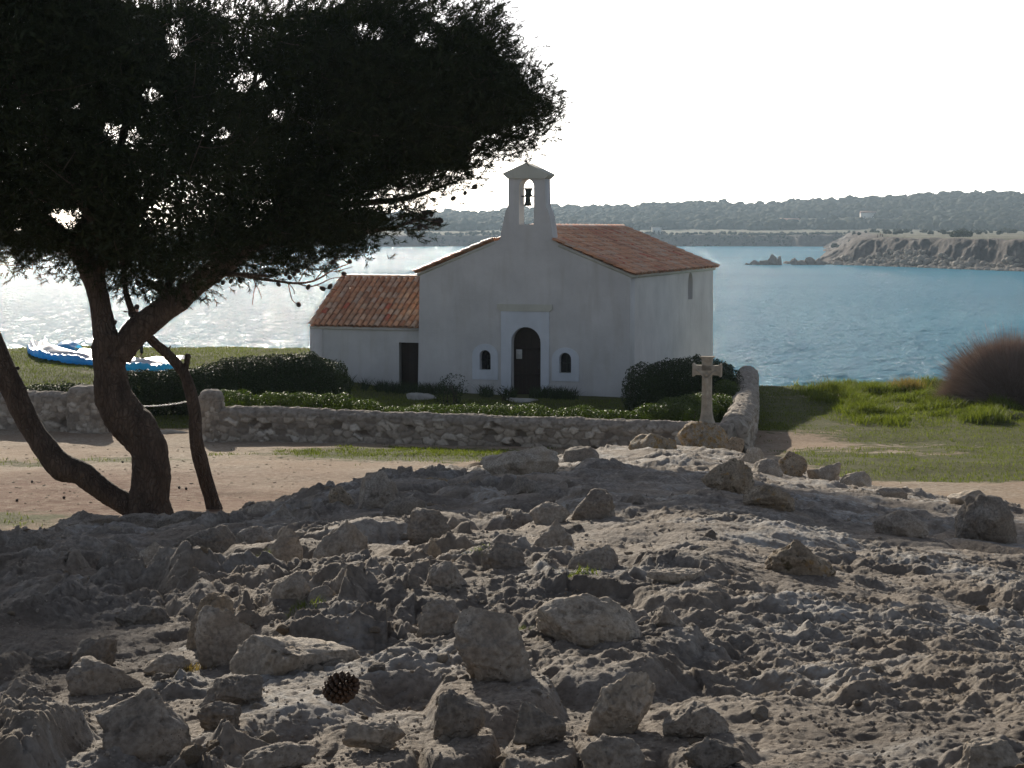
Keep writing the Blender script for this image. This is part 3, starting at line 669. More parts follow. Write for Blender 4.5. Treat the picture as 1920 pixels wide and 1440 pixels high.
# the bell with its yoke
bc = FR+EX*fuv(990.0, 370, .25)[0]+EN*.25; zz = lambda y: fuv(990, y, .25)[1]; s = 53.5/FP
bo = empty('bell', tuple(bc+OFF)); bo.parent = chapel
MB().lathe([(.001, zz(367.5)), (2.6*s, zz(367.5)), (4.2*s, zz(369)), (4.7*s, zz(373)), (5.1*s, zz(378)), (6.2*s, zz(382)), (7.8*s, zz(385)), (8.1*s, zz(386)), (6.5*s, zz(385.5)), (.001, zz(380))], 20).lathe([(.001, zz(389)), (1.1*s, zz(388)), (.8*s, zz(386.5)), (.001, zz(380))], 8).build('bell_body', M['bell'], bo)
mb = MB(); yk = pl([(984, 354), (984, 352.5), (998, 352.5), (998, 354), (995.5, 359), (995.5, 363), (997, 366.5), (1001.5, 367), (1001.5, 368.5), (980, 368.5), (980, 367), (985, 366.5), (986.5, 363), (986.5, 359)], .25)
plate(mb, [[(u-fuv(990, 370, .25)[0], z) for u, z in yk]], -EN*.05, EX, UP, EN, .1); mb.build('yoke', M['bell'], bo, smooth=False)
MB().tube([EX*-.24+UP*zz(368), EX*.26+UP*zz(368)], .02, 8).build('axle', M['bell'], bo)
# portal, cornice, doors
mb = MB(); p0, p1 = fuv(940, 749), fuv(1030, 583); hd = [(a, b) for a, b in px_arch(958, 1015, 745, 613, grow=-.012)]
zb = p0[1]; hole = [(u, max(z, zb+.0)) for u, z in hd]
u0, u1 = hd[0][0], hd[1][0]
ring = [(p1[0], zb), (u0, zb)]+[(u, z) for u, z in hd[2:]][::-1]+[(u1, zb), (p0[0], zb), (p0[0], p1[1]), (p1[0], p1[1])]
plate(mb, [ring], FR-EN*.035, EX, UP, EN, .10); cbuild(mb, 'door_surround', M['trim'])
mb = MB(); a, b = fuv(933, 583), fuv(1036, 571); hgt = b[1]-a[1]
plate(mb, [[(b[0], a[1]+hgt*.35), (b[0]+.10, a[1]), (a[0]-.10, a[1]), (a[0], a[1]+hgt*.35), (a[0], b[1]), (b[0], b[1])]], FR-EN*.055, EX, UP, EN, .10); cbuild(mb, 'cornice', M['cornice'])
mb = MB(); ad, bd = H_door[0], H_door[1]; nn = 7
hh = px_arch(958, 1015, 745, 613, grow=.05)
plate(mb, [hh], FR+EN*.28, EX, UP, EN, .05)
for k in range(1, nn):
    u = ad[0]+(bd[0]-ad[0])*k/nn; mb.tube([FR+EX*u+EN*.278+UP*-.1, FR+EX*u+EN*.278+UP*(H_door[-1][1]+.25*math.sin(math.pi*k/nn))], .008, 5)
for zz_ in (.45, 1.25):
    A = FR+EN*.255; M4 = Matrix(((EX[0], EN[0], 0, A[0]), (EX[1], EN[1], 0, A[1]), (0, 0, 1, 0), (0, 0, 0, 1))); mb.box((ad[0]+.03, 0, zz_), (bd[0]-.03, .02, zz_+.09), M4)
door = cbuild(mb, 'door', M['door'])
mb = MB(); hu, hz = fuv(1006, 688); c = FR+EX*hu+EN*.24+UP*hz; mb.tube([c-UP*.06, c-UP*.06-EN*.04, c+UP*.06-EN*.04, c+UP*.06], .009, 6); cbuild(mb, 'handle', M['bell'], door)
mb = MB(); a, b = fuv(979, 673, .25), fuv(968, 655, .25); A = FR+EN*.236; M4 = Matrix(((EX[0], EN[0], 0, A[0]), (EX[1], EN[1], 0, A[1]), (0, 0, 1, 0), (0, 0, 0, 1)))
mb.box((a[0], 0, a[1]), (b[0], .004, b[1]), M4); nb = cbuild(mb, 'notice_sheet', M['paper'], door); nb['label'] = 'small white notice sheet on the door'
mb = MB()
for k in range(5):
    zt = a[1]+(b[1]-a[1])*(.2+.14*k); mb.box((a[0]+.025, -.002, zt), (b[0]-.025-.03*(k % 2), -.0005, zt+.008), M4)
cbuild(mb, 'notice_lines', simple('grey_print', (.25, .25, .26), .8, .1, 5), door)
for i, (fx0, fx1, fy0, fy1, HW, gx) in enumerate(((886, 934, 711, 645, (899, 921, 693, 656), 'left'), (1035, 1086, 714, 652, (1048, 1072, 699, 661), 'right'))):
    mb = MB(); of = px_arch(fx0, fx1, fy0, fy1, n=16); u0, u1 = of[0][0], of[1][0]; zt = max(p[1] for p in of)
    of = [(u0, of[0][1]), (u1, of[1][1])]+[((u0+u1)/2+(u1-u0)/2*math.cos(t), zt-.36+.36*math.sin(t)) for t in np.linspace(0, math.pi, 16)]
    plate(mb, [of, px_arch(*HW, grow=-.01)], FR-EN*.03, EX, UP, EN, .08); wf = cbuild(mb, 'window', M['trim']); wf['label'] = 'small arched window with a bluish white surround, %s of the door' % gx
    mb = MB(); plate(mb, [px_arch(*HW, grow=.03)], FR+EN*.22, EX, UP, EN, .03); cbuild(mb, 'pane', M['dark'], wf)
    mb = MB(); hu = px_arch(*HW); cu = (hu[0][0]+hu[1][0])/2; c = FR+EN*.18
    mb.tube([c+EX*cu+UP*hu[0][1], c+EX*cu+UP*(hu[0][1]+.62)], .009, 6).tube([c+EX*hu[0][0]+UP*(hu[0][1]+.3), c+EX*hu[1][0]+UP*(hu[0][1]+.3)], .009, 6); cbuild(mb, 'window_grille', M['bell'], wf)

def tile_roof(mb, O, A, LA, D, LD, Nn, skip=None, pitch=.2, course=.36, seed=1, lift=.0):
    """barrel tiles: O ridge end, A along the ridge, D down the slope, Nn outward normal"""
    r = np.random.default_rng(seed); nc = int(round(LA/pitch)); pitch = LA/nc; nr = int(math.ceil(LD/course)); course = LD/nr
    ang = np.linspace(-1, 1, 7)
    for j in range(nc+1):
        for i in range(nr):
            for kind in (0, 1):
                a = j*pitch if kind == 0 else (j+.5)*pitch
                if kind == 1 and j == nc: continue
                t0 = i*course-.03*(i > 0); t1 = (i+1)*course+.035
                if skip and skip(a, (t0+t1)/2): continue
                w0, w1 = (pitch*.36, pitch*.44) if kind == 0 else (pitch*.48, pitch*.42)
                sgn = 1 if kind == 0 else -1; base = .045 if kind == 0 else .03
                jx, jr, jt = r.normal(0, .006), r.normal(0, .012), r.normal(0, .012)
                P = []
                for (t, w, e) in ((t0, w0, 0), (t1+jt, w1, .032+r.uniform(0, .008))):
                    P.append(np.array([O+A*(a+jx+w*k+jr*(t-t0))+D*t+Nn*(base+e+sgn*.07*(math.cos(k*1.45)-(0 if kind == 0 else .55))+lift) for k in ang]))
                low = P[1]-Nn*.016*sgn
                V = np.vstack([P[0], P[1], low]); tint = np.clip(r.beta(2, 2.2)+.25*vn2(np.array([a*.5]), np.array([i*.3+seed]), 4)[0], 0, .9)
                if r.random() < .03: tint = 1.0
                mb.add(V, grid_faces(3, 7), a=float(tint))
def ridge_caps(mb, O, A, LA, seed, rad=.10, step=.38):
    r = np.random.default_rng(seed); n = int(LA/step); step = LA/n; Bv = np.cross(A, UP); ang = np.linspace(-1.5, 1.5, 9)
    for k in range(n):
        P = []
        for t, rr in ((k*step-.05, rad*.85), ((k+1)*step, rad*1.08)): P.append(np.array([O+A*t+Bv*math.sin(g)*rr+UP*(math.cos(g)*rr) for g in ang]))
        low = P[1]-np.array([0, 0, 1])*.0+(O+A*((k+1)*step)-P[1])*.16
        mb.add(np.vstack([P[0], P[1], low]), grid_faces(3, 9), a=float(r.uniform(.2, .8)))
# main roof
mb = MB(); tb = MB()
th_ = math.atan(sl); twl, twr = zl[0]+.02, fuv(1038, 449)[0]-.02
for side in (1, -1):
    ov = .13; run = (uc if side == 1 else W-uc)+ov; LD = run/math.cos(th_)
    Dv = -EX*side*math.cos(th_)-UP*math.sin(th_); Nv = -EX*side*math.sin(th_)+UP*math.cos(th_)
    O = FR+EX*uc+UP*zr-EN*.05
    lim = (twl-uc) if side == -1 else (uc-twr)
    sk = (lambda lim: (lambda a, t: a < .62 and t*math.cos(th_) < lim+.12))(lim)
    tile_roof(mb, O, EN, L+.15, Dv, LD, Nv, skip=sk, seed=3+side)
    # boarding under the tiles
    O2 = O+EN*.60; e = O2+Dv*(LD-.03); b0 = Nv*-.01; b1 = Nv*-.09; q = [O2+b0, O2+EN*(L-.50)+b0, e+EN*(L-.50)+b0, e+b0, O2+b1, O2+EN*(L-.50)+b1, e+EN*(L-.50)+b1, e+b1]
    tb.add(q, [[0, 1, 2, 3], [4, 7, 6, 5], [0, 4, 5, 1], [1, 5, 6, 2], [2, 6, 7, 3], [3, 7, 4, 0]])
    st = (lim+.16)/math.cos(th_); O3 = O+Dv*st+EN*.03; e = O+Dv*(LD-.03)+EN*.03; q = [O3+b0, O3+EN*.57+b0, e+EN*.57+b0, e+b0, O3+b1, O3+EN*.57+b1, e+EN*.57+b1, e+b1]
    tb.add(q, [[0, 1, 2, 3], [4, 7, 6, 5], [0, 4, 5, 1], [1, 5, 6, 2], [2, 6, 7, 3], [3, 7, 4, 0]])
ridge_caps(mb, FR+EX*uc+UP*(zr+.05)+EN*.6, EN, L-.5, 4)
rf = cbuild(mb, 'roof', M['tile'], smooth=True, attr='tint'); cbuild(tb, 'roof_boards', M['cornice'], rf)

# ---- annex (moves with the chapel: a part of it)
K = .28
mb = MB(); wl = fuv(583, 640, K)[0]; zt = fuv(700, 613, K)[1]
dh = [fuv(785.5, 736, K), fuv(748, 642, K)]
hl = [(dh[0][0], bz+.05), (dh[1][0], bz+.05), (dh[1][0], dh[1][1]), (dh[0][0], dh[1][1])]
plate(mb, [[(W-.44, bz), (W-.44, zt), (wl, zt), (wl, bz), (dh[1][0], bz), (dh[1][0], dh[1][1]), (dh[0][0], dh[1][1]), (dh[0][0], bz)]], FR+EN*K, EX, UP, EN, .35)
# ridge position from the picture
eu = fuv(581, 609, K-.12)[0]; k = 1.0
while proj(FR+EX*eu+EN*k+UP*3.2)[0] < 643: k += .02
kr = k; zrg = 3.0
while proj(FR+EX*eu+EN*kr+UP*zrg)[1] > 519: zrg += .01
zeg = fuv(581, 610, K-.12)[1]
print('annex ridge k %.2f z %.2f eave z %.2f width %.2f' % (kr, zrg, zeg, eu-W))
run = kr-(K-.12); ang = math.atan2(zrg-zeg, run)
depth_end = kr+run
plate(mb, [[(K+.35, bz), (depth_end-.2, bz), (depth_end-.2, zt), (kr, zrg-.12), (K+.35, zt+.12)]], FR+EX*(wl-.3), EN, UP, EX, .3)
plate(mb, [[(W, bz), (W, zt), (wl-.3, zt), (wl-.3, bz)]], FR+EN*(depth_end-.5), EX, UP, EN, .3)
an = cbuild(mb, 'annex_wall', M['plaster'])
mb = MB(); pa = fuv(605, 640, K)[0]; A = FR+EN*(K-.05); M4 = Matrix(((EX[0], EN[0], 0, A[0]), (EX[1], EN[1], 0, A[1]), (0, 0, 1, 0), (0, 0, 0, 1)))
mb.box((pa, 0, bz), (wl+.003, .10, zt-.06), M4).box((W, -.02, zt-.09), (wl+.006, .12, zt+.0), M4); cbuild(mb, 'corner_pier', M['plaster2'], an)
mb = MB(); A = FR+EN*(K+.2); M4 = Matrix(((EX[0], EN[0], 0, A[0]), (EX[1], EN[1], 0, A[1]), (0, 0, 1, 0), (0, 0, 0, 1)))
mb.box((dh[0][0]-.05, 0, -.4), (dh[1][0]+.05, .05, dh[1][1]+.05), M4)
for q in range(1, 5): u = dh[0][0]+(dh[1][0]-dh[0][0])*q/5; mb.box((u-.006, -.006, -.3), (u+.006, .001, dh[1][1]), M4)
ad_ = cbuild(mb, 'annex_door', M['door'], an)
mb = MB(); Dv = -EN*math.cos(ang)-UP*math.sin(ang); Nv = -EN*math.sin(ang)+UP*math.cos(ang); O = FR+EX*(W+.10)+EN*kr+UP*zrg
tile_roof(mb, O, EX, eu-W-.10, Dv, run/math.cos(ang), Nv, seed=12, pitch=.205, lift=-.05)
Dv2 = EN*math.cos(ang)-UP*math.sin(ang); Nv2 = EN*math.sin(ang)+UP*math.cos(ang); tile_roof(mb, O, EX, eu-W-.10, Dv2, run/math.cos(ang), Nv2, seed=13, pitch=.205, lift=-.05)
ridge_caps(mb, O, EX, eu-W-.08, 6, rad=.085, step=.33)
for Dd, Nd in ((Dv, Nv), (Dv2, Nv2)):
    e = O+Dd*(run/math.cos(ang)-.03); b0 = Nd*-.05; b1 = Nd*-.11; X1 = EX*(eu-W-.10); q = [O+b0, O+X1+b0, e+X1+b0, e+b0, O+b1, O+X1+b1, e+X1+b1, e+b1]
    mb.add(q, [[0, 1, 2, 3], [4, 7, 6, 5], [0, 4, 5, 1], [1, 5, 6, 2], [2, 6, 7, 3], [3, 7, 4, 0]], a=.2)
cbuild(mb, 'annex_roof', M['tile'], an, smooth=True, attr='tint')
# door step slab
a = hit_ground(975, 751); V, F = rock_shape(77, .75, .4, .10, 'slab', 4); o = mk('door_step', V, F, M['slab'], loc=(a[0], a[1]-.05, a[2]+.02)); o.rotation_euler = (0, 0, -AL)
tag(o, 'flat pale stone slab on the ground before the arched chapel door', 'step')
V, F = rock_shape(78, .65, .22, .16, 'slab', 4); a = hit_ground(790, 748); o = mk('stone_block', V, F, M['slab'], loc=(a[0], a[1], a[2]+.05)); tag(o, 'long low stone half hidden in the grass near the annex door', 'stone')

# ================= garden walls =================
def stone_wall(name, pts, thick, label, seed, cell=(.24, .15), groundf=ground_z, group='rubble stone garden walls', topround=.16):
    pts = np.array(pts, float); seg = np.hypot(*np.diff(pts[:, :2], axis=0).T); S = np.concatenate([[0], np.cumsum(seg)]); n = int(S[-1]/.022)
    s = np.linspace(0, S[-1], n); x = np.interp(s, S, pts[:, 0]); y = np.interp(s, S, pts[:, 1]); zt = np.interp(s, S, pts[:, 2])
    tx, ty = np.gradient(x), np.gradient(y); l = np.hypot(tx, ty); nx, ny = -ty/l, tx/l
    for a in (nx, ny):
        k = np.ones(31)/31; a[:] = np.convolve(np.pad(a, 15, 'edge'), k, 'valid')
    # make nx,ny point away from the camera
    f = np.sign(nx*x+ny*y)[n//2]; nx, ny = nx*f, ny*f
    zt = zt+.035*fbm2(s*1.6, s*0+seed, 4, seed)
    zb = groundf(x, y)-.15; H = zt-zb
    # profile: back foot -> back top -> front top -> front foot
    hv = np.linspace(0, 1, 34); tv = np.linspace(-1, 1, 20)[1:-1]
    prof = [(1, h, 0) for h in hv[::4]]+[(-t, 1, 1) for t in tv]+[(-1, h, 0) for h in hv[::-1]]
    V, ti, mo = [], [], []
    for side, h, top in prof:
        hz_ = H*h*(1 if top else 1)
        rx = side*thick/2; dz = 0
        if top: dz = topround*(1-abs(side)**3)*.55
        else: rx *= (1+.10*(1-h)); 
        if not top and h > .9: rx *= 1-.12*((h-.9)/.1)**2
        if top: rx *= .88
        px_, py_ = x+nx*rx, y+ny*rx; zz = zb+hz_+dz
        a = (s+(.7 if side > 0 else 0))/cell[0]; b = (zz if not top else zz+side*.3)/cell[1]
        a = a+.35*vn2(s*3, zz*3, seed+3)+.5*(np.floor(b+.5*vn2(s*1.5, s*0, seed)) % 2)*.6; b = b+.7*vn2(s*2.2, zz*2.0, seed+5)
        f1, f2, i = vor2(a, b, seed); e = sm((f2-f1)*4.5)
        st = e*(.55+.45*i)*.05; st = st*(i > .12)-(.07*(i < .03))
        ns = .03*fbm2(s*5, zz*7+side, 4, seed+7)
        if top: st = st*.35; ns = ns*1.2+.012*fbm2(s*22, zz*9+side*7, 3, 9)
        disp = st*1.3+ns; sg = np.sign(side) if not top else 0
        V.append(np.stack([px_+nx*sg*disp, py_+ny*sg*disp, zz+(disp if top else 0)], 1)); ti.append(i); mo.append(np.clip((1-sm((f2-f1)*6))*.9+(.75 if top else 0)+(h > .86)*.5*(not top), 0, 1))
    V = np.stack(V); m = len(prof); V = V.reshape(-1, 3); Q = grid_faces(m, n)
    # end caps
    c0, c1 = len(V), len(V)+1; ends = np.vstack([V.reshape(m, n, 3)[:, 0].mean(0), V.reshape(m, n, 3)[:, -1].mean(0)]); V = np.vstack([V, ends])
    T = [[c0, k*n, (k+1)*n] for k in range(m-1)]+[[c1, (k+1)*n+n-1, k*n+n-1] for k in range(m-1)]
    o = mk(name, V, Q, M['wall'], attrs={'tint': np.r_[np.concatenate(ti), .5, .5], 'mortar': np.r_[np.concatenate(mo), .5, .5]}, F2=T)
    return tag(o, label, 'wall', group)
def stone_pillar(name, c, wx, wy, zt, seed, label):
    n = 90; t = np.arange(n)*2*math.pi/n; zb = float(ground_z(np.array([c[0]]), np.array([c[1]]))[0])-.15
    sq = (np.abs(np.cos(t))**4+np.abs(np.sin(t))**4)**(-.25)
    V, ti, mo = [], [], []
    for q in np.linspace(0, 1, 60):
        if q < .8: z = zb+(zt-.16-zb)*q/.8; k = 1+.06*(1-q/.8)
        else: w = (q-.8)/.2; z = zt-.16+.16*math.sin(w*math.pi/2); k = max(.02, math.cos(w*math.pi/2)**.55)
        u = t*(wx+wy)/2/.2+.3*vn2(t*4, t*0+z*3, seed); b = np.full(n, z/.15)+.5*vn2(t*3, t*0+z*2, seed+4)
        f1, f2, i = vor2(u, b, seed); e = sm((f2-f1)*4.5); dd = (e*(.5+.5*i)*.045+.02*fbm2(t*6, t*0+z*8, 3, seed))*(1 if q < .8 else .3)
        V.append(np.stack([c[0]+(wx/2*k+dd*k)*sq*np.cos(t), c[1]+(wy/2*k+dd*k)*sq*np.sin(t), np.full(n, z)+(q > .8)*.02*fbm2(t*3, t*0+q*9, 3, seed)], 1)); ti.append(i); mo.append(np.clip((1-e)*.9+(q > .74)*.8, 0, 1))
    return tag(mk(name, np.vstack(V), grid_faces(60, n, True), M['wall'], attrs={'tint': np.concatenate(ti), 'mortar': np.concatenate(mo)}), label, 'pillar', 'gate pillars of the garden')
def wp(px, d, ytop): p = at(px, ytop, d); return (p[0], p[1], p[2])
stone_wall('garden_wall', [wp(400, 41.6, 769), wp(520, 41.4, 771), wp(640, 41.1, 775), wp(760, 40.7, 781), wp(900, 40.2, 786), wp(1040, 39.6, 791), wp(1180, 38.9, 795), wp(1290, 38.3, 799), wp(1372, 37.8, 803)], .45, 'long low rubble stone wall in front of the chapel, right of the gateway', 301)
stone_wall('garden_wall', [wp(1374, 38.2, 798), wp(1392, 42, 763), wp(1399, 47, 730), wp(1400, 52, 705), wp(1402, 55.5, 693)], .55, 'side wall running back towards the sea, right of the chapel', 311, topround=.2)
stone_wall('garden_wall', [wp(-260, 44.4, 738), wp(-60, 44.0, 740), wp(60, 43.7, 741), wp(135, 43.5, 742)], .45, 'low rubble stone wall at the left edge, left of the gateway', 321)
p1_ = at(165, 722, 43.4); p2_ = at(396, 730, 41.6)
stone_pillar('gate_pillar', (p1_[0], p1_[1]), .92, .6, p1_[2], 331, 'wide rounded stone gate pillar on the left of the gateway, behind the pine trunk')
stone_pillar('gate_pillar', (p2_[0], p2_[1]), .50, .5, p2_[2], 341, 'narrow rounded stone gate pillar on the right of the gateway, behind the slender trunk')
# chain
A = at(195, 752, 43.2); B = at(378, 746, 41.6); nl = 64; mb = MB(); T = np.linspace(0, 1, nl); P = A[None]*(1-T[:, None])+B[None]*T[:, None]; P[:, 2] -= .16*4*T*(1-T)
for k in range(nl-1):
    c = (P[k]+P[k+1])/2; t = P[k+1]-P[k]; ln = np.linalg.norm(t); t /= ln; side = np.cross(t, UP); side /= np.linalg.norm(side); w = side if k % 2 else np.cross(side, t)
    an_ = np.arange(9)*2*math.pi/8; mb.tube([c+t*math.cos(g)*ln*.68+w*math.sin(g)*.016 for g in an_], .0065, 5, cap=False)
tag(mb.build('chain', M['chain']), 'pale metal chain hanging across the garden gateway', 'chain')
a, b = hit_ground(258, 812), hit_ground(362, 812); c = (a+b)/2; V, F = rock_shape(88, np.linalg.norm(b-a)/2, .14, .11, 'slab', 4); o = mk('threshold_stone', V, F, M['slab'], loc=(c[0], c[1], c[2]+.01)); o.rotation_euler = (0, 0, math.atan2(b[1]-a[1], b[0]-a[0]))
tag(o, 'long pale threshold stone on the ground between the gate pillars', 'kerb stone')

# ================= stone cross on its boulder =================
boulder(1322, 853, 100, 66, 'round', 'rock_lichen', 'boulder covered in orange and brown lichen that carries the stone cross', 401, depth=.8, sink=.3, d=29.7, group='boulders and blocks on the rocky mound')
boulder(1372, 860, 50, 42, 'block', 'rock_warm', 'tan rock leaning against the right side of the lichened boulder', 402, d=30.0)
cb = at(1325, 796, 30.0); s = 30.0/FP; cr = empty('stone_cross', tuple(cb)); tag(cr, 'weathered stone wayside cross standing on a lichened boulder', 'cross')
cr.rotation_euler = (0, 0, R(-16))
V, F = rock_shape(403, 24*s, 18*s, 13*s, 'pyramid', 4); mk('footing', V, F, M['stonecross'], cr, loc=(0, 0, .0))
mb = MB(); w = 8.5*s; zc = lambda y: (796-y)*s
def flare(c, dirv, L0, L1, w0, w1, tk):   # an arm that widens at its end
    dirv = np.array(dirv, float); sd = np.array([dirv[2], 0, dirv[0]]); V = []
    pr = [(0, w0), (L0, w0), (L0+(L1-L0)*.55, w0*1.06), (L0+(L1-L0)*.8, w1), (L1-.006, w1*1.02), (L1, w1*.94)]
    for t, ww in pr:
        for sx, sy in ((-1, -1), (1, -1), (1, 1), (-1, 1)): V.append(np.array(c)+dirv*t+sd*ww*sx+np.array([0, tk*sy*(1+.12*(ww > w0*1.1)), 0]))
    return V, grid_faces(len(pr), 4, True), [[0, 1, 2], [0, 2, 3], [20, 22, 21], [20, 23, 22]]
cc = (0, 0, zc(693))
for dv, l0, l1, a, b in (((0, 0, 1), 14*s, 26*s, 9*s, 12.5*s), ((1, 0, 0), 17*s, 27*s, 9*s, 12.5*s), ((-1, 0, 0), 17*s, 27*s, 9*s, 12.5*s)):
    mb.add(*flare(cc, dv, l0, l1, a, b, 7.2*s))
prs = [(-4, 15), (4, 14), (12, 11.5), (24, 9.6), (60, 8.6), (103, 8.6)]
V = []
for h, ww in prs:
    for sx, sy in ((-1, -1), (1, -1), (1, 1), (-1, 1)): V.append((sx*ww*s, sy*(ww*.8)*s, h*s))
mb.add(V, grid_faces(6, 4, True)); sh = mb.build('cross_shaft', M['stonecross'], cr, smooth=False)
bv = sh.modifiers.new('b', 'BEVEL'); bv.width = .008; bv.segments = 2
mb = MB(); y_ = -8.0*s                      # weathered figure in low relief
mb.tube([(0, y_, zc(707)), (0, y_-.01, zc(716)), (.003, y_, zc(726)), (0, y_+.005, zc(738)), (.004, y_+.006, zc(752)), (0, y_+.01, zc(762))], [3.6*s, 4.6*s, 3.6*s, 4.2*s, 3*s, 2*s], 10, sub=4)
mb.lathe([(.001, -3.6*s), (2.4*s, -2.6*s), (3.2*s, 0), (2.6*s, 2.5*s), (.001, 3.6*s)], 12, (.003, y_-.01, zc(701.5)))
for q in (-1, 1): mb.tube([(q*2*s, y_, zc(710)), (q*9*s, y_+.004, zc(701)), (q*19*s, y_+.006, zc(692))], [2.2*s, 1.8*s, 1.4*s], 8, sub=3)
mb.build('relief_figure', M['stonecross'], cr)

# ================= planting =================
def leaves(name, P, Nr, size, m, parent=None, aspect=.55, tint=None, seed=1, kind='leaf'):
    r = np.random.default_rng(seed); n = len(P); size = size*r.uniform(.6, 1.3, n)
    d = r.normal(size=(n, 3)); d = d/np.linalg.norm(d, axis=1)[:, None]; nn = Nr+.9*d; nn /= np.linalg.norm(nn, axis=1)[:, None]
    a = np.cross(nn, r.normal(size=(n, 3))); a /= np.linalg.norm(a, axis=1)[:, None]; b = np.cross(nn, a)
    s = size[:, None]
    V = np.stack([P-a*s*.5, P+b*s*aspect*.5+nn*s*.05, P+a*s*.5, P-b*s*aspect*.5+nn*s*.05], 1).reshape(-1, 3)
    F = np.arange(n*4).reshape(n, 4); t = np.repeat(r.random(n) if tint is None else tint, 4)
    return mk(name, V, F, m, parent, smooth=False, attrs={'tint': t})
def blobs_foliage(name, blobs, dens, size, m, label, cat='hedge', group=None, pn=4, seed=1, rough=.08, stems=True):
    r = np.random.default_rng(seed); Ps, Ns = [], []
    for (cx, cy, cz, rx, ry, rz) in blobs:
        area = 4*math.pi*((rx*ry)**1.6+(rx*rz)**1.6+(ry*rz)**1.6)**(1/1.6)/3**(1/1.6); n = int(area*dens)
        d = r.normal(size=(n, 3)); k = (np.abs(d)**pn).sum(1)**(-1/pn); q = d*k[:, None]
        rad = 1-.38*r.random(n)**2.2; q = q*rad[:, None]; p = q*[rx, ry, rz]+[cx, cy, cz]
        nz = 2.2*rough*fbm3(p, 2.2, 3, seed)+rough*1.2*fbm3(p, 6, 2, seed+3); nv = np.sign(q)*np.abs(q)**(pn-1)/np.array([rx, ry, rz]); nv /= np.linalg.norm(nv, axis=1)[:, None]+1e-9
        Ps.append(p+nv*nz[:, None]); Ns.append(nv)
    P = np.vstack(Ps); Nn_ = np.vstack(Ns); c = np.mean([b[:3] for b in blobs], axis=0); zg = min(b[2]-b[5] for b in blobs)
    root = empty(name, (c[0], c[1], zg)); tag(root, label, cat, group)
    leaves('foliage', P-np.array([c[0], c[1], zg]), Nn_, size, m, root, seed=seed)
    if stems:
        mb = MB()
        for (cx, cy, cz, rx, ry, rz) in blobs:
            for q in range(5):
                x, y = cx+r.uniform(-.7, .7)*rx, cy+r.uniform(-.7, .7)*ry; o = np.array([x-c[0], y-c[1], 0.]); mb.tube([o+[0, 0, cz-rz-zg-.1], o+[r.normal(0, .05), r.normal(0, .05), (cz-zg)], o+[r.normal(0, .15), r.normal(0, .15), cz-zg+rz*.8]], [.02, .014, .005], 5)
        mb.build('stems', M['bark'], root)
    return root
def gz(x, y): return float(ground_z(np.array([x]), np.array([y]))[0])
def hb(px, d, ytop, rx, ry):               # a hedge block whose top shows at a given picture row
    p = at(px, ytop, d); g_ = gz(p[0], p[1])-.05; h = p[2]-g_; return (p[0], p[1], g_+h/2, rx, ry, h/2)
blobs_foliage('clipped_hedge', [hb(x, d, y, .52, .38) for x, d, y in ((440, 43.3, 735), (500, 43.2, 737), (560, 43.1, 738), (620, 42.9, 741), (680, 42.7, 751), (740, 42.5, 763))], 2600, .05, M['hedge'], 'low glossy clipped hedge along the left half of the front wall', group='hedges in the chapel garden', seed=3)
blobs_foliage('clipped_hedge', [hb(x, d, y, .55, .40) for x, d, y in ((800, 42.2, 762), (870, 42.0, 762), (940, 41.7, 762), (1010, 41.4, 764), (1080, 41.1, 766), (1150, 40.7, 768), (1220, 40.4, 764), (1270, 40.2, 760))], 2600, .05, M['hedge'], 'lower hedge with yellowish sunlit tips along the right half of the front wall', group='hedges in the chapel garden', seed=4)
blobs_foliage('tall_hedge', [hb(x, d, y, .95, .8) for x, d, y in ((372, 47.6, 690), (420, 47.6, 678), (470, 47.6, 671), (520, 47.6, 665), (562, 47.6, 664), (590, 47.6, 669))], 2000, .055, M['darkhedge'], 'tall dark rounded hedge left of the chapel annex', group='hedges in the chapel garden', seed=5, pn=3)
blobs_foliage('tall_hedge', [hb(x, d, y, .75, .6) for x, d, y in ((228, 46.8, 700), (275, 47.0, 696), (325, 47.4, 694))], 2000, .055, M['darkhedge'], 'dark hedge seen between the pine trunk and the slender trunk behind the chain', group='hedges in the chapel garden', seed=6, pn=3)
blobs_foliage('low_bush', [hb(x, d, y, .5, .45) for x, d, y in ((75, 45.4, 722), (108, 45.4, 718), (135, 45.5, 722))], 1800, .05, M['darkhedge'], 'low dark bush behind the left garden wall', 'bush', seed=7, pn=3)
blobs_foliage('dark_bush', [hb(x, d, y, r_, .9) for x, d, y, r_ in ((1215, 46.6, 688, .65), (1262, 46.8, 674, .8), (1315, 47.5, 676, .8), (1352, 48.5, 680, .5))], 1700, .06, M['darkhedge'], 'tall dark evergreen bush at the right corner of the chapel', 'bush', seed=8, pn=2.6, rough=.13)
blobs_foliage('garden_bush', [hb(x, d, y, r_, .6) for x, d, y, r_ in ((1262, 42.0, 748, .6), (1305, 42.4, 741, .55), (1352, 43.0, 742, .42), (1364, 45.5, 712, .4))], 2200, .05, M['hedge'], 'rounded sunlit bush behind the stone cross', 'bush', seed=9, pn=2.4, rough=.1)
blobs_foliage('small_plant', [hb(842, 50.8, 712, .38, .3)], 800, .05, M['darkhedge'], 'small dark bushy plant against the chapel wall left of the left window', 'plant', seed=10, pn=2, rough=.2)
blobs_foliage('small_plant', [hb(945, 51.0, 728, .16, .15)], 900, .05, M['darkhedge'], 'little plant at the left foot of the arched door', 'plant', seed=15, pn=2, rough=.25)

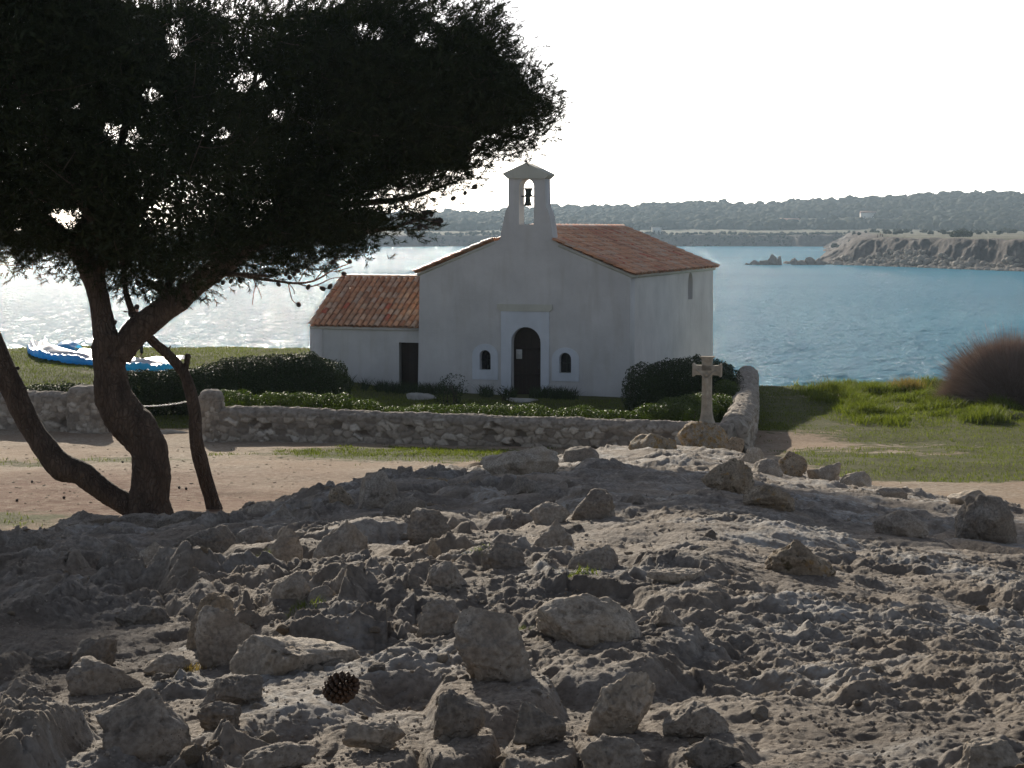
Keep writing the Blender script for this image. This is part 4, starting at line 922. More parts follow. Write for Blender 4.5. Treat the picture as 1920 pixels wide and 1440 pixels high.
def blades(name, P, h, w, m, seed, lean=.35, parent=None, tint=None):
    r = np.random.default_rng(seed); n = len(P); h = h*r.uniform(.5, 1.3, n); th = r.uniform(0, 2*math.pi, n); ln = r.normal(0, lean, (n, 2))
    sx, sy = np.cos(th)*w/2, np.sin(th)*w/2; top = P+np.c_[ln*h[:, None], h]; mid = P+np.c_[ln*h[:, None]*.3, h*.55]
    o = np.c_[sx, sy, np.zeros(n)]
    V = np.stack([P-o, P+o, mid+o*.8, mid-o*.8, top], 1).reshape(-1, 3); b = np.arange(n)*5
    Q = np.stack([b, b+1, b+2, b+3], 1); T = np.stack([b+3, b+2, b+4], 1)
    return mk(name, V, Q, m, parent, smooth=False, attrs={'tint': np.repeat(r.random(n) if tint is None else tint, 5)}, F2=T)
def scatter(n, x0, x1, y0, y1, f, seed):
    r = np.random.default_rng(seed); x = r.uniform(x0, x1, n); y = r.uniform(y0, y1, n); k = r.random(n) < f(x, y); x, y = x[k], y[k]
    return np.c_[x, y, land_z(x, y)-.01]
ingrass = lambda x, y: sm((grass_at(x, y)+.55*fbm2(x*1.6, y*1.6, 4, 8)-.45)*3)*(y < edge_y(x)+1.2)
P = np.vstack([scatter(120000, -20, -1.5, 43.5, 65, ingrass, 1), scatter(40000, -7, 7, 43, 52, ingrass, 2), scatter(80000, 4.5, 20, 30, 60, ingrass, 3), scatter(30000, -12, 2, 24, 40, lambda x, y: ingrass(x, y)*.8, 4), scatter(22000, -7, 3, 37.2, 40.8, lambda x, y: ingrass(x, y)*.8, 4)])
tag(blades('short_grass', P, .060, .014, M['grass'], 5), 'short green grass on the lawns around the chapel', 'grass', kind='stuff')
def lush(x, y): return sm((x-8.6-.5*vn2(y, y*0))/1.6)*sm((y-44.5-1.3*fbm2(x*.5, y*.5, 2, 3))/1.5)*(y < edge_y(x)+.4)*(.15+.85*sm((fbm2(x*.9, y*1.2, 3, 19)+.12)*5))
P = scatter(130000, 8, 21, 43, 58.5, lush, 6); cl = .35+1.5*np.clip(fbm2(P[:, 0]*.9, P[:, 1]*1.2, 3, 19)+.15, 0, 1)
o = blades('tall_grass', P, .26*cl, .02, M['grass'], 7, lean=.5); tag(o, 'lush tall bright green grass at the right near the bare bush', 'grass', kind='stuff')
def wall_weeds(x, y): return np.exp(-(((y-(52.6+(FR[0]-x)*.344-.7))/.45)**2))*sm(fbm2(x*1.3, x*0, 3, 4)*3+.7)
P = scatter(60000, -9, 3.6, 50, 57, wall_weeds, 8); tag(blades('weeds', P, .32, .022, M['darkhedge'], 9, lean=.45), 'dark weeds and grass growing along the foot of the chapel walls', 'weeds', kind='stuff')
# tufts on the mound and single plants
def tuft(px, py, n, h, spread, m, label, seed, w=.006, on='mound', lean=.5, cat='grass tuft', group=None):
    p = mound_hit(px, py) if on == 'mound' else hit_ground(px, py); r = np.random.default_rng(seed)
    z0 = mz(p[0], p[1]) if on == 'mound' else gz(p[0], p[1])
    q = np.c_[r.normal(0, spread, (n, 2)), np.zeros(n)]; f = (lambda x, y: mound_z(x, y)) if on == 'mound' else ground_z
    q[:, 2] = f(q[:, 0]+p[0], q[:, 1]+p[1])-z0-.01
    o = blades('grass_tuft' if cat == 'grass tuft' else cat.replace(' ', '_'), q, h, w, m, seed, lean); o.location = (p[0], p[1], z0); return tag(o, label, cat, group)
tuft(975, 1142, 60, .045, .012, M['grass'], 'bright green grass tuft just behind the largest central boulder', 1, .004, group='grass tufts on the mound')
tuft(572, 1152, 160, .035, .03, M['grass'], 'grass tuft at the foot of the pale blocky stone', 2, .003, group='grass tufts on the mound')
tuft(1085, 1082, 160, .03, .035, M['grass'], 'thin flat grass patch in the middle of the mound', 3, .004, group='grass tufts on the mound')
tuft(488, 1106, 90, .035, .02, M['grass'], 'small grass tuft beside the flat-topped pale rock', 4, .003, group='grass tufts on the mound')
tuft(355, 1262, 150, .03, .03, M['drygrass'], 'dry yellowish moss tuft below the smooth upright slab', 5, .003, group='grass tufts on the mound')
tuft(900, 1068, 80, .025, .03, M['grass'], 'faint green patch beside the knobbly dark rock', 6, .004, group='grass tufts on the mound')
tuft(1700, 733, 500, .42, .28, M['drygrass'], 'dry brown grass clump on the land edge left of the bare bush', 7, .014, 'ground', .35)
tuft(1545, 733, 60, .45, .12, M['drygrass'], 'sparse dry stalks on the land edge above the shaded grass', 8, .008, 'ground', .35)
# bare bush at right
def twig_bush(name, c, rx, ry, rz, n, m, label, seed, w=.010, cat='bush', up=.2, core=.35):
    r = np.random.default_rng(seed); d = r.normal(size=(n, 3)); d[:, 2] = np.abs(d[:, 2]); d /= np.linalg.norm(d, axis=1)[:, None]
    e = d*[rx, ry, rz]*(r.uniform(.45, 1.02, n)**.5)[:, None]; e = e*(1+.42*fbm3(d*2.6, 1.2, 4, seed))[:, None]
    a = e*r.uniform(core, .75, n)[:, None]; j = r.normal(0, .20, (n, 3)); mid = (a+e)/2+j*.6; end = e+j+np.c_[np.zeros((n, 2)), r.uniform(-.05, up, n)]
    sd = np.cross(e, r.normal(size=(n, 3))); sd /= np.linalg.norm(sd, axis=1)[:, None]; sd = sd*w/2
    V = np.stack([a-sd, a+sd, mid+sd*.7, mid-sd*.7, end], 1).reshape(-1, 3); b = np.arange(n)*5
    root = empty(name, c); tag(root, label, cat)
    mk('twigs', V, np.stack([b, b+1, b+2, b+3], 1), m, root, False, {'tint': np.repeat(r.random(n), 5)}, F2=np.stack([b+3, b+2, b+4], 1))
    mb = MB()
    for k in range(26):
        q = r.normal(size=3); q[2] = abs(q[2])+.3; q /= np.linalg.norm(q); q = q*[rx, ry, rz]*.75; mb.tube([(q[0]*.1, q[1]*.1, -.1), q*.45+r.normal(0, .05, 3), q], [.025, .015, .005], 5, sub=3)
    mb.build('stems', M['bark'], root); return root
bp = at(1905, 752, 50.5); bp[2] = gz(bp[0], bp[1])
twig_bush('bare_bush', tuple(bp), 2.15, 1.7, 1.80, 46000, M['twig'], 'large dome-shaped leafless purplish brown bush at the right edge', 21, w=.014)
bp = at(1815, 748, 51); bp[2] = gz(bp[0], bp[1]); twig_bush('bare_bush', tuple(bp), .95, .8, .5, 7000, M['twig'], 'low outlying skirt of leafless brown shrub left of the big bare bush', 22, w=.011)
bt = FR+EX*4.6+EN*(L+3.0); bt[2] = gz(bt[0], bt[1])-.3
r_ = random.Random(3); mb = MB()
def sprout(p, d, ln, rad, dep):
    q = p+d*ln*.5+np.array([r_.gauss(0, .04) for _ in range(3)])*ln; e = p+d*ln; mb.tube([p, q, e], [rad, rad*.8, rad*.55], 5, sub=2)
    if dep:
        for _ in range(3 if dep > 1 else 4):
            v = d+np.array([r_.gauss(0, .45), r_.gauss(0, .45), r_.gauss(.1, .25)]); v /= np.linalg.norm(v); sprout(e, v, ln*r_.uniform(.5, .8), rad*.55, dep-1)
for _ in range(5):
    v = np.array([r_.gauss(0, .35), r_.gauss(0, .3), 1.]); v /= np.linalg.norm(v); sprout(np.array([r_.gauss(0, .15), 0, 0.]), v, 1.75, .05, 4)
tag(mb.build('bare_tree', M['bark'], loc=tuple(bt)), 'leafless bare shrub whose twigs show above the left roof slope of the chapel', 'bare tree')
# ================= paraglider on the grass =================
gp = [(52, 655), (62, 664), (95, 672), (150, 680), (200, 687), (250, 692), (300, 694), (332, 691)]
root = empty('paraglider', tuple(hit_ground(190, 684))); tag(root, 'blue and white paraglider wing spread out collapsed on the grass by the sea', 'paraglider')
RO = np.array(root.location)
def G3(px, py, lift=0, push=0):
    p = hit_ground(px, py); p[1] += push; p[2] = gz(p[0], p[1])+lift; return p-RO
S = np.array([G3(x, y+3) for x, y in gp]); Sp, Sr = spline(S, np.full(len(S), .26), 14)
tt = np.linspace(0, 1, len(Sp)); nseg = len(Sp)
V = []
for i in range(nseg):
    for a in np.linspace(0, math.pi*2, 14, endpoint=False):
        r = (.13+.02*math.sin(i*1.9)+.03*math.sin(i*.37))*(.55+.45*min(1, 6*tt[i]+.4, 6*(1-tt[i])+.3)); V.append(Sp[i]+np.array([0, math.cos(a)*r*1.6, .12+math.sin(a)*r]))
V = np.array(V); V += .06*np.stack([fbm3(V, 3, 3, 1), fbm3(V, 3, 3, 2), fbm3(V, 4, 3, 3)], 1)
h = int(nseg*.62); F = grid_faces(nseg, 14, True).reshape(nseg-1, 14, 4)
mk('leading_edge', V, F[:h].reshape(-1, 4), M['blue'], root); e = mk('leading_edge', V, F[h:].reshape(-1, 4), M['cyan'], root); e['label'] = 'turquoise right end of the wing'
rowsN = 26; V = []; Pn = Sp[::2]
for i in range(len(Pn)):
    for j in range(rowsN):
        t = j/(rowsN-1); V.append(Pn[i]+np.array([0, .1+2.3*t, .14+.09*math.sin(t*7+i*.35)*(1-t*.5)+.12*sm(t*6)+.05*math.sin(math.pi*t)]))
V = np.array(V); V[:, 2] = V[:, 2]+.08*fbm3(V, 1.6, 3, 7); V[:, 2] = np.maximum(V[:, 2], land_z(V[:, 0]+RO[0], V[:, 1]+RO[1])-RO[2]+.03)
mk('canopy', V, grid_faces(len(Pn), rowsN), M['white'], root)
V = []
for i in range(16):
    for j in range(14):
        u, t = i/15, j/13; p = G3(88+36*u, 672, 0, .9+1.5*t); V.append(p+[0, 0, .10+.34*math.sin(math.pi*t)**.7*(1-.35*(u-.5)**2*4)*(1-.25*u)])
V = np.array(V); V += .07*np.stack([fbm3(V, 2.5, 3, 4)]*3, 1); mk('raised_panel', V, grid_faces(16, 14), M['blue'], root)

# ================= people =================
def person(loc, rz, label, top, legs, hgt=1.72, bend=0.0, arms=((.28, .25, .95), (-.3, .2, .9)), group=None):
    root = empty('person', tuple(loc), rz); tag(root, label, 'person', group); k = hgt/1.75
    J = {'pelvis': (0, 0, .95), 'waist': (0, .01+bend*.1, 1.1), 'chest': (0, .02+bend*.3, 1.32), 'neck': (0, .03+bend*.45, 1.49), 'head0': (0, .05+bend*.5, 1.57), 'head1': (0, .055+bend*.52, 1.70),
         'hipL': (.1, 0, .9), 'kneeL': (.13, .04, .5), 'ankL': (.14, 0, .09), 'toeL': (.16, .17, .04), 'hipR': (-.1, 0, .9), 'kneeR': (-.12, -.02, .5), 'ankR': (-.14, -.08, .09), 'toeR': (-.15, .09, .04),
         'shL': (.18, .02+bend*.38, 1.42), 'elL': (.25, .06+bend*.4, 1.15), 'haL': arms[0], 'shR': (-.18, .02+bend*.38, 1.42), 'elR': (-.26, .05+bend*.4, 1.15), 'haR': arms[1]}
    rad = {'pelvis': .14, 'waist': .125, 'chest': .15, 'neck': .055, 'head0': .075, 'head1': .085, 'hipL': .095, 'hipR': .095, 'kneeL': .06, 'kneeR': .06, 'ankL': .042, 'ankR': .042, 'toeL': .035, 'toeR': .035, 'shL': .07, 'shR': .07, 'elL': .043, 'elR': .043, 'haL': .03, 'haR': .03}
    E = [('pelvis', 'waist'), ('waist', 'chest'), ('chest', 'neck'), ('neck', 'head0'), ('head0', 'head1'), ('pelvis', 'hipL'), ('hipL', 'kneeL'), ('kneeL', 'ankL'), ('ankL', 'toeL'), ('pelvis', 'hipR'), ('hipR', 'kneeR'), ('kneeR', 'ankR'), ('ankR', 'toeR'), ('chest', 'shL'), ('shL', 'elL'), ('elL', 'haL'), ('chest', 'shR'), ('shR', 'elR'), ('elR', 'haR')]
    nm = list(J); me = bpy.data.meshes.new('body'); me.from_pydata([tuple(np.array(J[n])*k) for n in nm], [(nm.index(a), nm.index(b)) for a, b in E], [])
    o = bpy.data.objects.new('body', me); col.objects.link(o); o.parent = root; md = o.modifiers.new('s', 'SKIN')
    for i, n in enumerate(nm): me.skin_vertices[0].data[i].radius = (rad[n]*k, rad[n]*k*.85)
    me.skin_vertices[0].data[0].use_root = True; o.modifiers.new('ss', 'SUBSURF').levels = 1; o.modifiers['ss'].render_levels = 2; me.materials.append(M['skin'])
    def cloth(name, keys, m, grow):
        kk = [x for x in nm if x in keys]; me2 = bpy.data.meshes.new(name); me2.from_pydata([tuple(np.array(J[n])*k) for n in kk], [(kk.index(a), kk.index(b)) for a, b in E if a in kk and b in kk], [])
        c = bpy.data.objects.new(name, me2); col.objects.link(c); c.parent = root; c.modifiers.new('s', 'SKIN')
        for i, n in enumerate(kk): me2.skin_vertices[0].data[i].radius = ((rad[n]+grow)*k, (rad[n]+grow)*k*.88)
        me2.skin_vertices[0].data[0].use_root = True; s_ = c.modifiers.new('ss', 'SUBSURF'); s_.levels = 1; s_.render_levels = 2; me2.materials.append(m)
    cloth('jacket', ('waist', 'chest', 'shL', 'elL', 'shR', 'elR', 'haL', 'haR'), top, .016); cloth('trousers', ('pelvis', 'hipL', 'kneeL', 'ankL', 'hipR', 'kneeR', 'ankR'), legs, .018)
    V, F = ICO[3]; V = V*np.array([.095, .105, .10])*k; V[:, 2] += .02*k*(V[:, 1] < 0); mk('hair', V+np.array(J['head1'])*k+np.array([0, -.012, .025])*k, F, M['hair'], root)
    return root
hp = hit_ground(259, 669); person(hp, R(35), 'person in dark clothing standing by the paraglider, mostly hidden behind the pine limb', M['cloth_dark'], M['cloth_dark'], arms=((.3, .3, 1.0), (-.3, .25, 1.0)))

# ================= pine =================
D = 26.0
def tp(px, py, d=D): return at(px, py, d)
def limb(mb, pts, n=20, rough=.30, sub=8, sd=1):
    P = np.array([tp(p[0], p[1], p[3] if len(p) > 3 else D) for p in pts]); r = np.array([p[2]/2*(p[3] if len(p) > 3 else D)/FP for p in pts]); mb.tube(P, r, n, rough, sub=sub, sd=sd); return P
pb = tp(285, 985); pb[2] = .5
pine = empty('pine_tree', tuple(pb)); tag(pine, 'large dark spreading pine with a forked crooked trunk at the left', 'tree')
PO = -pb
def pbuild(mb, name, m, smooth=True): mb.v = [v+PO for v in mb.v]; return mb.build(name, m, pine, smooth)
mb = MB()
limb(mb, [(283, 1020, 118), (284, 985, 96), (280, 940, 80), (283, 890, 73), (278, 840, 71), (252, 800, 77), (224, 766, 77), (209, 725, 67), (206, 690, 60), (205, 650, 66), (207, 625, 62)], 40, .34, 20, 1)
limb(mb, [(205, 660, 56), (196, 620, 46), (190, 585, 40), (183, 548, 38), (172, 515, 46), (158, 488, 40), (130, 455, 32, 25.8), (95, 425, 28, 25.5), (50, 395, 24, 25), (0, 350, 18, 24.5), (-70, 280, 12, 24)], 20, .26, 10, 2)
limb(mb, [(222, 665, 50), (250, 628, 52), (285, 597, 50), (330, 565, 46), (375, 528, 42), (420, 494, 42), (465, 462, 38), (530, 425, 33, 26.2), (600, 385, 27, 26.5), (680, 335, 22, 26.6), (760, 280, 17, 26.4), (840, 220, 12, 26.2), (915, 170, 8, 26)], 22, .26, 12, 3)
limb(mb, [(278, 975, 60), (250, 952, 48), (212, 932, 42), (178, 908, 44), (150, 886, 46), (118, 878, 52), (92, 850, 48), (64, 810, 42), (42, 770, 44), (22, 725, 46), (0, 675, 44), (-18, 630, 40), (-45, 560, 36), (-60, 480, 30), (-90, 380, 24), (-140, 260, 16)], 22, .26, 12, 4)
tr = pbuild(mb, 'trunk', M['bark'])
mb = MB()
LIMBS = []
for k, pts in enumerate(([(178, 520, 30), (205, 470, 26), (250, 410, 22, 26.6), (310, 340, 18, 27.2), (380, 270, 14, 27.8), (450, 190, 10, 28), (520, 120, 6, 28)],
            [(205, 480, 20), (175, 420, 17, 25), (130, 350, 14, 24.4), (90, 270, 11, 24), (40, 180, 8, 23.8), (0, 80, 5, 23.6)],
            [(290, 592, 16), (303, 560, 15, 26.2), (318, 530, 13, 26.5), (330, 495, 11, 26.8), (338, 440, 9, 27), (330, 370, 6, 27)],
            [(330, 560, 14, 26), (290, 540, 8, 26.3), (262, 520, 6, 26.4)],
            [(480, 455, 20), (520, 400, 17, 26.5), (560, 330, 14, 26.8), (620, 250, 11, 27), (700, 170, 8, 27), (780, 100, 5, 26.8)],
            [(600, 385, 16, 26.4), (690, 380, 13, 26.8), (770, 370, 9, 27), (840, 345, 6, 27.2)],
            [(560, 405, 14, 26.2), (640, 430, 11, 26), (720, 430, 8, 25.8), (790, 410, 5, 25.6)],
            [(395, 512, 14), (450, 515, 9, 25.6), (500, 517, 7, 25.5)],
            [(130, 455, 20, 26), (200, 350, 18, 27), (240, 220, 15, 27.5), (260, 120, 11, 28), (275, 40, 7, 28)],
            [(-60, 480, 20), (-150, 380, 16, 25.5), (-250, 280, 10, 25), (-350, 200, 6, 25)],
            [(420, 494, 18), (430, 400, 15, 27), (440, 280, 12, 27.5), (480, 140, 8, 27.6), (500, 0, 5, 27.5)])):
    LIMBS.append(limb(mb, pts, 12, .25, 6, 20+k))
# stubs and the bare cone-bearing branch
limb(mb, [(196, 598, 12), (208, 602, 9), (218, 605, 9.5)], 8, .2, 4, 41); limb(mb, [(20, 697, 9), (28, 692, 7), (36, 690, 6)], 8, .2, 4, 42)
limb(mb, [(240, 630, 6), (231, 620, 4), (230, 614, 4), (237, 611, 4), (246, 616, 4)], 8, .2, 4, 43)
limb(mb, [(285, 588, 6), (262, 587, 4), (232, 584, 2.5)], 8, .2, 4, 44)
BR = [[(395, 505, 10), (440, 513, 7), (480, 522, 5.5), (520, 527, 5), (555, 531, 4.5), (590, 526, 3.5), (625, 506, 2.5), (660, 492, 1.6)],
      [(500, 523, 3), (520, 514, 2.4), (545, 512, 2), (556, 508, 2)], [(552, 530, 2.6), (580, 537, 2.4), (600, 532, 2), (622, 522, 1.5), (645, 520, 1)], [(590, 534, 1.6), (610, 540, 1.6), (632, 544, 1.2)],
      [(540, 530, 2), (544, 548, 1.6), (548, 562, 1.4), (558, 571, 1.2)], [(540, 530, 1.6), (550, 542, 1.2), (552, 552, .9)], [(475, 522, 2.2), (479, 535, 1.8), (476, 548, 1.4), (473, 572, .9)], [(479, 533, 1.4), (486, 545, 1.1), (491, 560, .8)],
      [(445, 515, 2.4), (455, 527, 1.6), (468, 538, 1)], [(590, 526, 2), (612, 500, 1.6), (622, 490, 1.2), (640, 487, .9)], [(610, 512, 1.4), (640, 506, 1.1), (662, 500, .8)], [(560, 528, 2), (570, 512, 1.4), (580, 500, 1)],
      [(760, 392, 6, 25.6), (785, 405, 3.5, 25.5), (805, 414, 2.4, 25.4), (822, 416, 1.6, 25.4)], [(765, 390, 3, 25.6), (790, 396, 2, 25.5), (812, 402, 1.6, 25.4)], [(770, 398, 2.5, 25.5), (784, 414, 1.6, 25.4), (795, 424, 1.2, 25.4)]]
for k, pts in enumerate(BR): limb(mb, pts, 7, .15, 6, 50+k)
# crown volume
poly = np.array([(905, -5), (930, 18), (945, 40), (975, 68), (1000, 105), (1022, 140), (1046, 195), (1045, 222), (1012, 262), (975, 288), (938, 300), (908, 312), (905, 345), (860, 366), (800, 372), (760, 378), (822, 400), (806, 430), (765, 452), (722, 478), (655, 488), (580, 500), (500, 512), (440, 524), (396, 540), (345, 556), (318, 566), (262, 560), (238, 535), (210, 545), (165, 512), (110, 522), (45, 516), (0, 506), (-120, 520), (-260, 470), (-420, 380), (-560, 200), (-620, 0), (-560, -160), (-420, -290), (-220, -330), (-60, -340), (60, -330), (150, -250), (205, -60), (230, -30), (400, -25), (650, -25), (780, -22), (860, -15)], float)
def inside_dist(x, y):
    ins = np.zeros(x.shape, bool); dm = np.full(x.shape, 1e9); n = len(poly)
    for i in range(n):
        ax, ay = poly[i]; bx, by = poly[(i+1) % n]
        c = ((ay > y) != (by > y)) & (x < (bx-ax)*(y-ay)/(by-ay+1e-12)+ax); ins ^= c
        t = np.clip(((x-ax)*(bx-ax)+(y-ay)*(by-ay))/((bx-ax)**2+(by-ay)**2), 0, 1); dm = np.minimum(dm, np.hypot(x-ax-t*(bx-ax), y-ay-t*(by-ay)))
    return np.where(ins, dm, -dm)
r = np.random.default_rng(77); need = 9500; C = []
HOLES = [(128, 412, 42, 20, .95), (160, 398, 22, 14, .9), (235, 255, 30, 16, .8), (205, 240, 12, 16, .6), (330, 70, 20, 40, .4), (415, 250, 20, 12, .9), (520, 215, 18, 14, .9), (285, 180, 18, 14, .7), (145, 200, 10, 8, .5), (500, 380, 26, 6, .8), (640, 385, 50, 7, .9), (720, 380, 60, 8, .9), (800, 75, 26, 16, .8), (845, 30, 30, 20, .8), (470, 155, 30, 20, .7), (35, 432, 10, 8, .7), (560, 60, 20, 10, .5), (690, 60, 30, 20, .5), (620, 5, 20, 10, .6)]
while sum(map(len, C)) < need:
    n = 20000; x = r.uniform(-620, 1050, n); y = r.uniform(-370, 570, n); e = inside_dist(x, y)+34*fbm2(x*.022, y*.022, 3, 66)-2; k = e > 5+6*r.random(n); x, y, e = x[k], y[k], e[k]
    half = (3.3-1.3*sm((x-420)/250))*np.sqrt(np.clip(1-(1-np.clip(e/260, 0, 1))**2, 0, 1))+.15; dd = D+.3+half*r.uniform(-1, 1, len(x))
    P = np.array([tp(a, b, c) for a, b, c in zip(x, y, dd)]) if len(x) < 60000 else None
    keep = fbm3(P, .75, 3, 5) > -.13-.12*(x < 250)
    hole = np.zeros(len(x))
    for hx, hy, rx, ry, st in HOLES: hole = np.maximum(hole, st*(((x-hx)/rx)**2+((y-hy)/ry)**2 < 1+.8*vn2(x*.05, y*.05, 3)))
    keep &= r.random(len(x)) > hole
    # lower skirt is thinner and sees more twigs
    keep &= r.random(len(x)) > .35*(e < 30)
    C.append(P[keep])
C = np.vstack(C)[:need]
# twigs: every branchlet hangs on the nearest already connected wood
nodes = [p for Lm in LIMBS for p in spline(Lm, np.ones(len(Lm)), 5)[0]]
main = np.array([tp(a, b, c) for a, b, c in ((465, 462, 26), (530, 425, 26.2), (600, 385, 26.5), (680, 335, 26.6), (760, 280, 26.4), (840, 220, 26.2), (915, 170, 26), (95, 425, 25.5), (50, 395, 25), (0, 350, 24.5), (-70, 280, 24), (-90, 380, 26), (-140, 260, 26))])
nodes = np.vstack([nodes, main]); Cs = C[::4]; dn = np.array([np.min(((nodes-c)**2).sum(1)) for c in Cs]); od = np.argsort(dn)
par_dir = {}
allp = nodes.copy(); DIR = np.zeros_like(C)
for i in od:
    c = Cs[i]; w = ((allp-c)**2).sum(1)+np.maximum(allp[:, 2]-c[2], 0)*.6; j = np.argmin(w); a = allp[j]; ln = np.linalg.norm(c-a)
    m1 = a+(c-a)*.5+np.array([r.normal(0, .05), r.normal(0, .05), -.06])*ln; mb.tube([a, m1, c], [.006+.010*min(ln, 1.5), .005+.004*ln, .004], 5, sub=3, cap=False)
    allp = np.vstack([allp, m1, c])
pbuild(mb, 'branches', M['bark'])
# needles: tufts along each branchlet
ctr = tp(250, 330); T = 8
base = np.repeat(C, T, 0); n = len(base); spread = r.normal(size=(n, 3))*[.17, .17, .11]; Pt = base+spread
# keep the tufts within the outline
px_, py_ = np.array([proj(p) for p in Pt]).T; ok = inside_dist(px_, py_) > -10-14*r.random(n); Pt = Pt[ok]; base = base[ok]; n = len(Pt)
td = (Pt-ctr)*[1, 1, .9]; td /= np.linalg.norm(td, axis=1)[:, None]; td = td*.8+r.normal(size=(n, 3))*.45+[0, 0, .35]; td /= np.linalg.norm(td, axis=1)[:, None]
NN = 22; Tn = np.repeat(td, NN, 0); m = len(Tn); t = r.random(m); Pn = np.repeat(Pt, NN, 0)+Tn*(t*.13)[:, None]
nd = Tn*.75+r.normal(size=(m, 3))*.5; nd /= np.linalg.norm(nd, axis=1)[:, None]; ln = r.uniform(.055, .10, m); sd = np.cross(nd, r.normal(size=(m, 3))); sd /= np.linalg.norm(sd, axis=1)[:, None]
V = np.stack([Pn-sd*.005, Pn+sd*.005, Pn+nd*ln[:, None]], 1).reshape(-1, 3)+PO
tint = np.repeat(np.repeat(r.random(n), NN), 3)
mk('crown', V, np.arange(m*3).reshape(m, 3), M['needle'], pine, False, {'tint': tint}); print('needles', m)
r2 = np.random.default_rng(5); cc = C[r2.integers(0, len(C), 260000)]+r2.normal(size=(260000, 3))*[.24, .24, .15]
qx, qy = np.array([960+FP*cc[:, 0]/(cc[:, 1]*math.cos(TH)-(cc[:, 2]-CZ)*math.sin(TH)), 720-FP*(cc[:, 1]*math.sin(TH)+(cc[:, 2]-CZ)*math.cos(TH))/(cc[:, 1]*math.cos(TH)-(cc[:, 2]-CZ)*math.sin(TH))])
hz2 = np.zeros(len(cc), bool)
for hx, hy, rx, ry, s_t in HOLES: hz2 |= (((qx-hx)/rx)**2+((qy-hy)/ry)**2 < 1.1)
cc = cc[(inside_dist(qx, qy) > 48+30*vn2(qx*.03, qy*.03, 4)) & ~hz2]
leaves('inner_needles', cc+PO, np.zeros_like(cc), .13, M['needle'], pine, aspect=.26, seed=6)
# cones on the bare twigs and in the lower crown
cones = [(522, 533), (543, 520), (536, 513), (558, 507), (552, 513), (578, 538), (605, 541), (619, 537), (645, 513), (656, 490), (624, 491), (629, 484), (560, 571), (820, 414), (808, 401), (795, 399), (787, 426), (797, 425), (826, 413), (814, 417), (770, 417), (822, 420), (450, 526), (433, 527), (418, 530), (408, 526), (730, 396), (742, 388), (752, 404), (700, 400), (672, 396), (688, 412), (258, 530), (268, 545), (245, 590), (150, 425), (118, 428), (705, 462), (668, 470), (850, 372), (872, 362), (890, 350)]
cm = None
for k, (x, y) in enumerate(cones):
    p = tp(x, y, 25.45 if x > 740 else (25.8 if x > 396 else 25.9))+PO; rr = rnd.uniform(.028, .036)
    if cm is None:
        mb = MB(); mb.lathe([(.001, -1.15), (.55, -1.0), (.9, -.55), (1, 0), (.85, .5), (.5, .95), (.001, 1.15)], 12)
        for i in range(44):
            t = (i+.5)/44; a = i*2.39996; z = -1+2*t; q = math.sqrt(max(.05, 1-(z*.88)**2)); d = np.array([math.cos(a)*q, math.sin(a)*q, z*.95]); tt_ = np.array([-math.sin(a), math.cos(a), 0]); mb.add([d*.9-tt_*.2, d*.9+tt_*.2, d*1.16+[0, 0, .06], d*.9+[0, 0, -.2]], None, [[0, 1, 2], [0, 2, 3], [1, 3, 2]])
        o = mb.build('pine_cone', M['conegrey'], pine, smooth=False); cm = o
    else: o = cm.copy(); col.objects.link(o); o.parent = pine
    o.location = tuple(p); o.scale = (rr, rr, rr*1.25); o.rotation_euler = (rnd.uniform(-1, 1), rnd.uniform(-1, 1), rnd.uniform(0, 6))
# slender crooked trunk beside it
sb = tp(402, 975, 27.2); sb[2] = gz(sb[0], sb[1])-.05; st = empty('slender_tree', tuple(sb)); tag(st, 'slender crooked bare trunk leaning left into the big pine', 'tree')
mb = MB()
limb(mb, [(410, 985, 40, 27.2), (403, 958, 31, 27.2), (390, 915, 27, 27.2), (375, 860, 28, 27.1), (367, 820, 25, 27), (366, 780, 24, 27), (358, 740, 24, 27), (348, 706, 21, 27), (335, 686, 20, 27), (312, 662, 19, 26.9), (290, 643, 18, 26.8), (268, 620, 17, 26.7), (250, 590, 14, 26.6), (235, 540, 11, 26.6), (232, 480, 8, 26.6)], 18, .24, 10, 71)
limb(mb, [(347, 700, 13, 27), (350, 680, 10, 27), (352, 668, 12, 27), (353, 663, 8, 27)], 10, .3, 5, 72); limb(mb, [(314, 660, 6, 27), (318, 652, 3, 27), (320, 648, 2, 27)], 6, .1, 3, 73)
mb.v = [v-sb for v in mb.v]; mb.build('trunk', M['bark'], st)
# litter under the pine: fallen cones and twigs on the path, one mass
r = np.random.default_rng(4); P = scatter(2600, -13, 4, 24, 40, lambda x, y: .3+.5*np.exp(-(((x+8)/4)**2+((y-30)/4)**2)), 31); V, F = ICO[2]; mb = MB()
for p in P[:1500]:
    s_ = r.uniform(.008, .03); mb.add(V*[s_*r.uniform(.7, 1.6), s_, s_*.6]+p+[0, 0, s_*.3], None, F, a=float(r.random()))
tag(mb.build('path_pebbles', M['rock_warm']), 'small pebbles and crumbs strewn over the sandy path', 'pebbles', kind='stuff')
for x, y in ((230, 868), (336, 916), (349, 918), (120, 935), (60, 905), (175, 925), (32, 940)):
    p = hit_ground(x, y); o = cm.copy(); o.data = cm.data; col.objects.link(o); o.parent = None; o.name = 'fallen_cone'; o.location = (p[0], p[1], p[2]+.02); o.scale = (.022, .022, .028); o.rotation_euler = (1.4, .3, x)
    tag(o, 'small fallen pine cone on the sandy path under the pine', 'pine cone', 'fallen pine cones on the path')

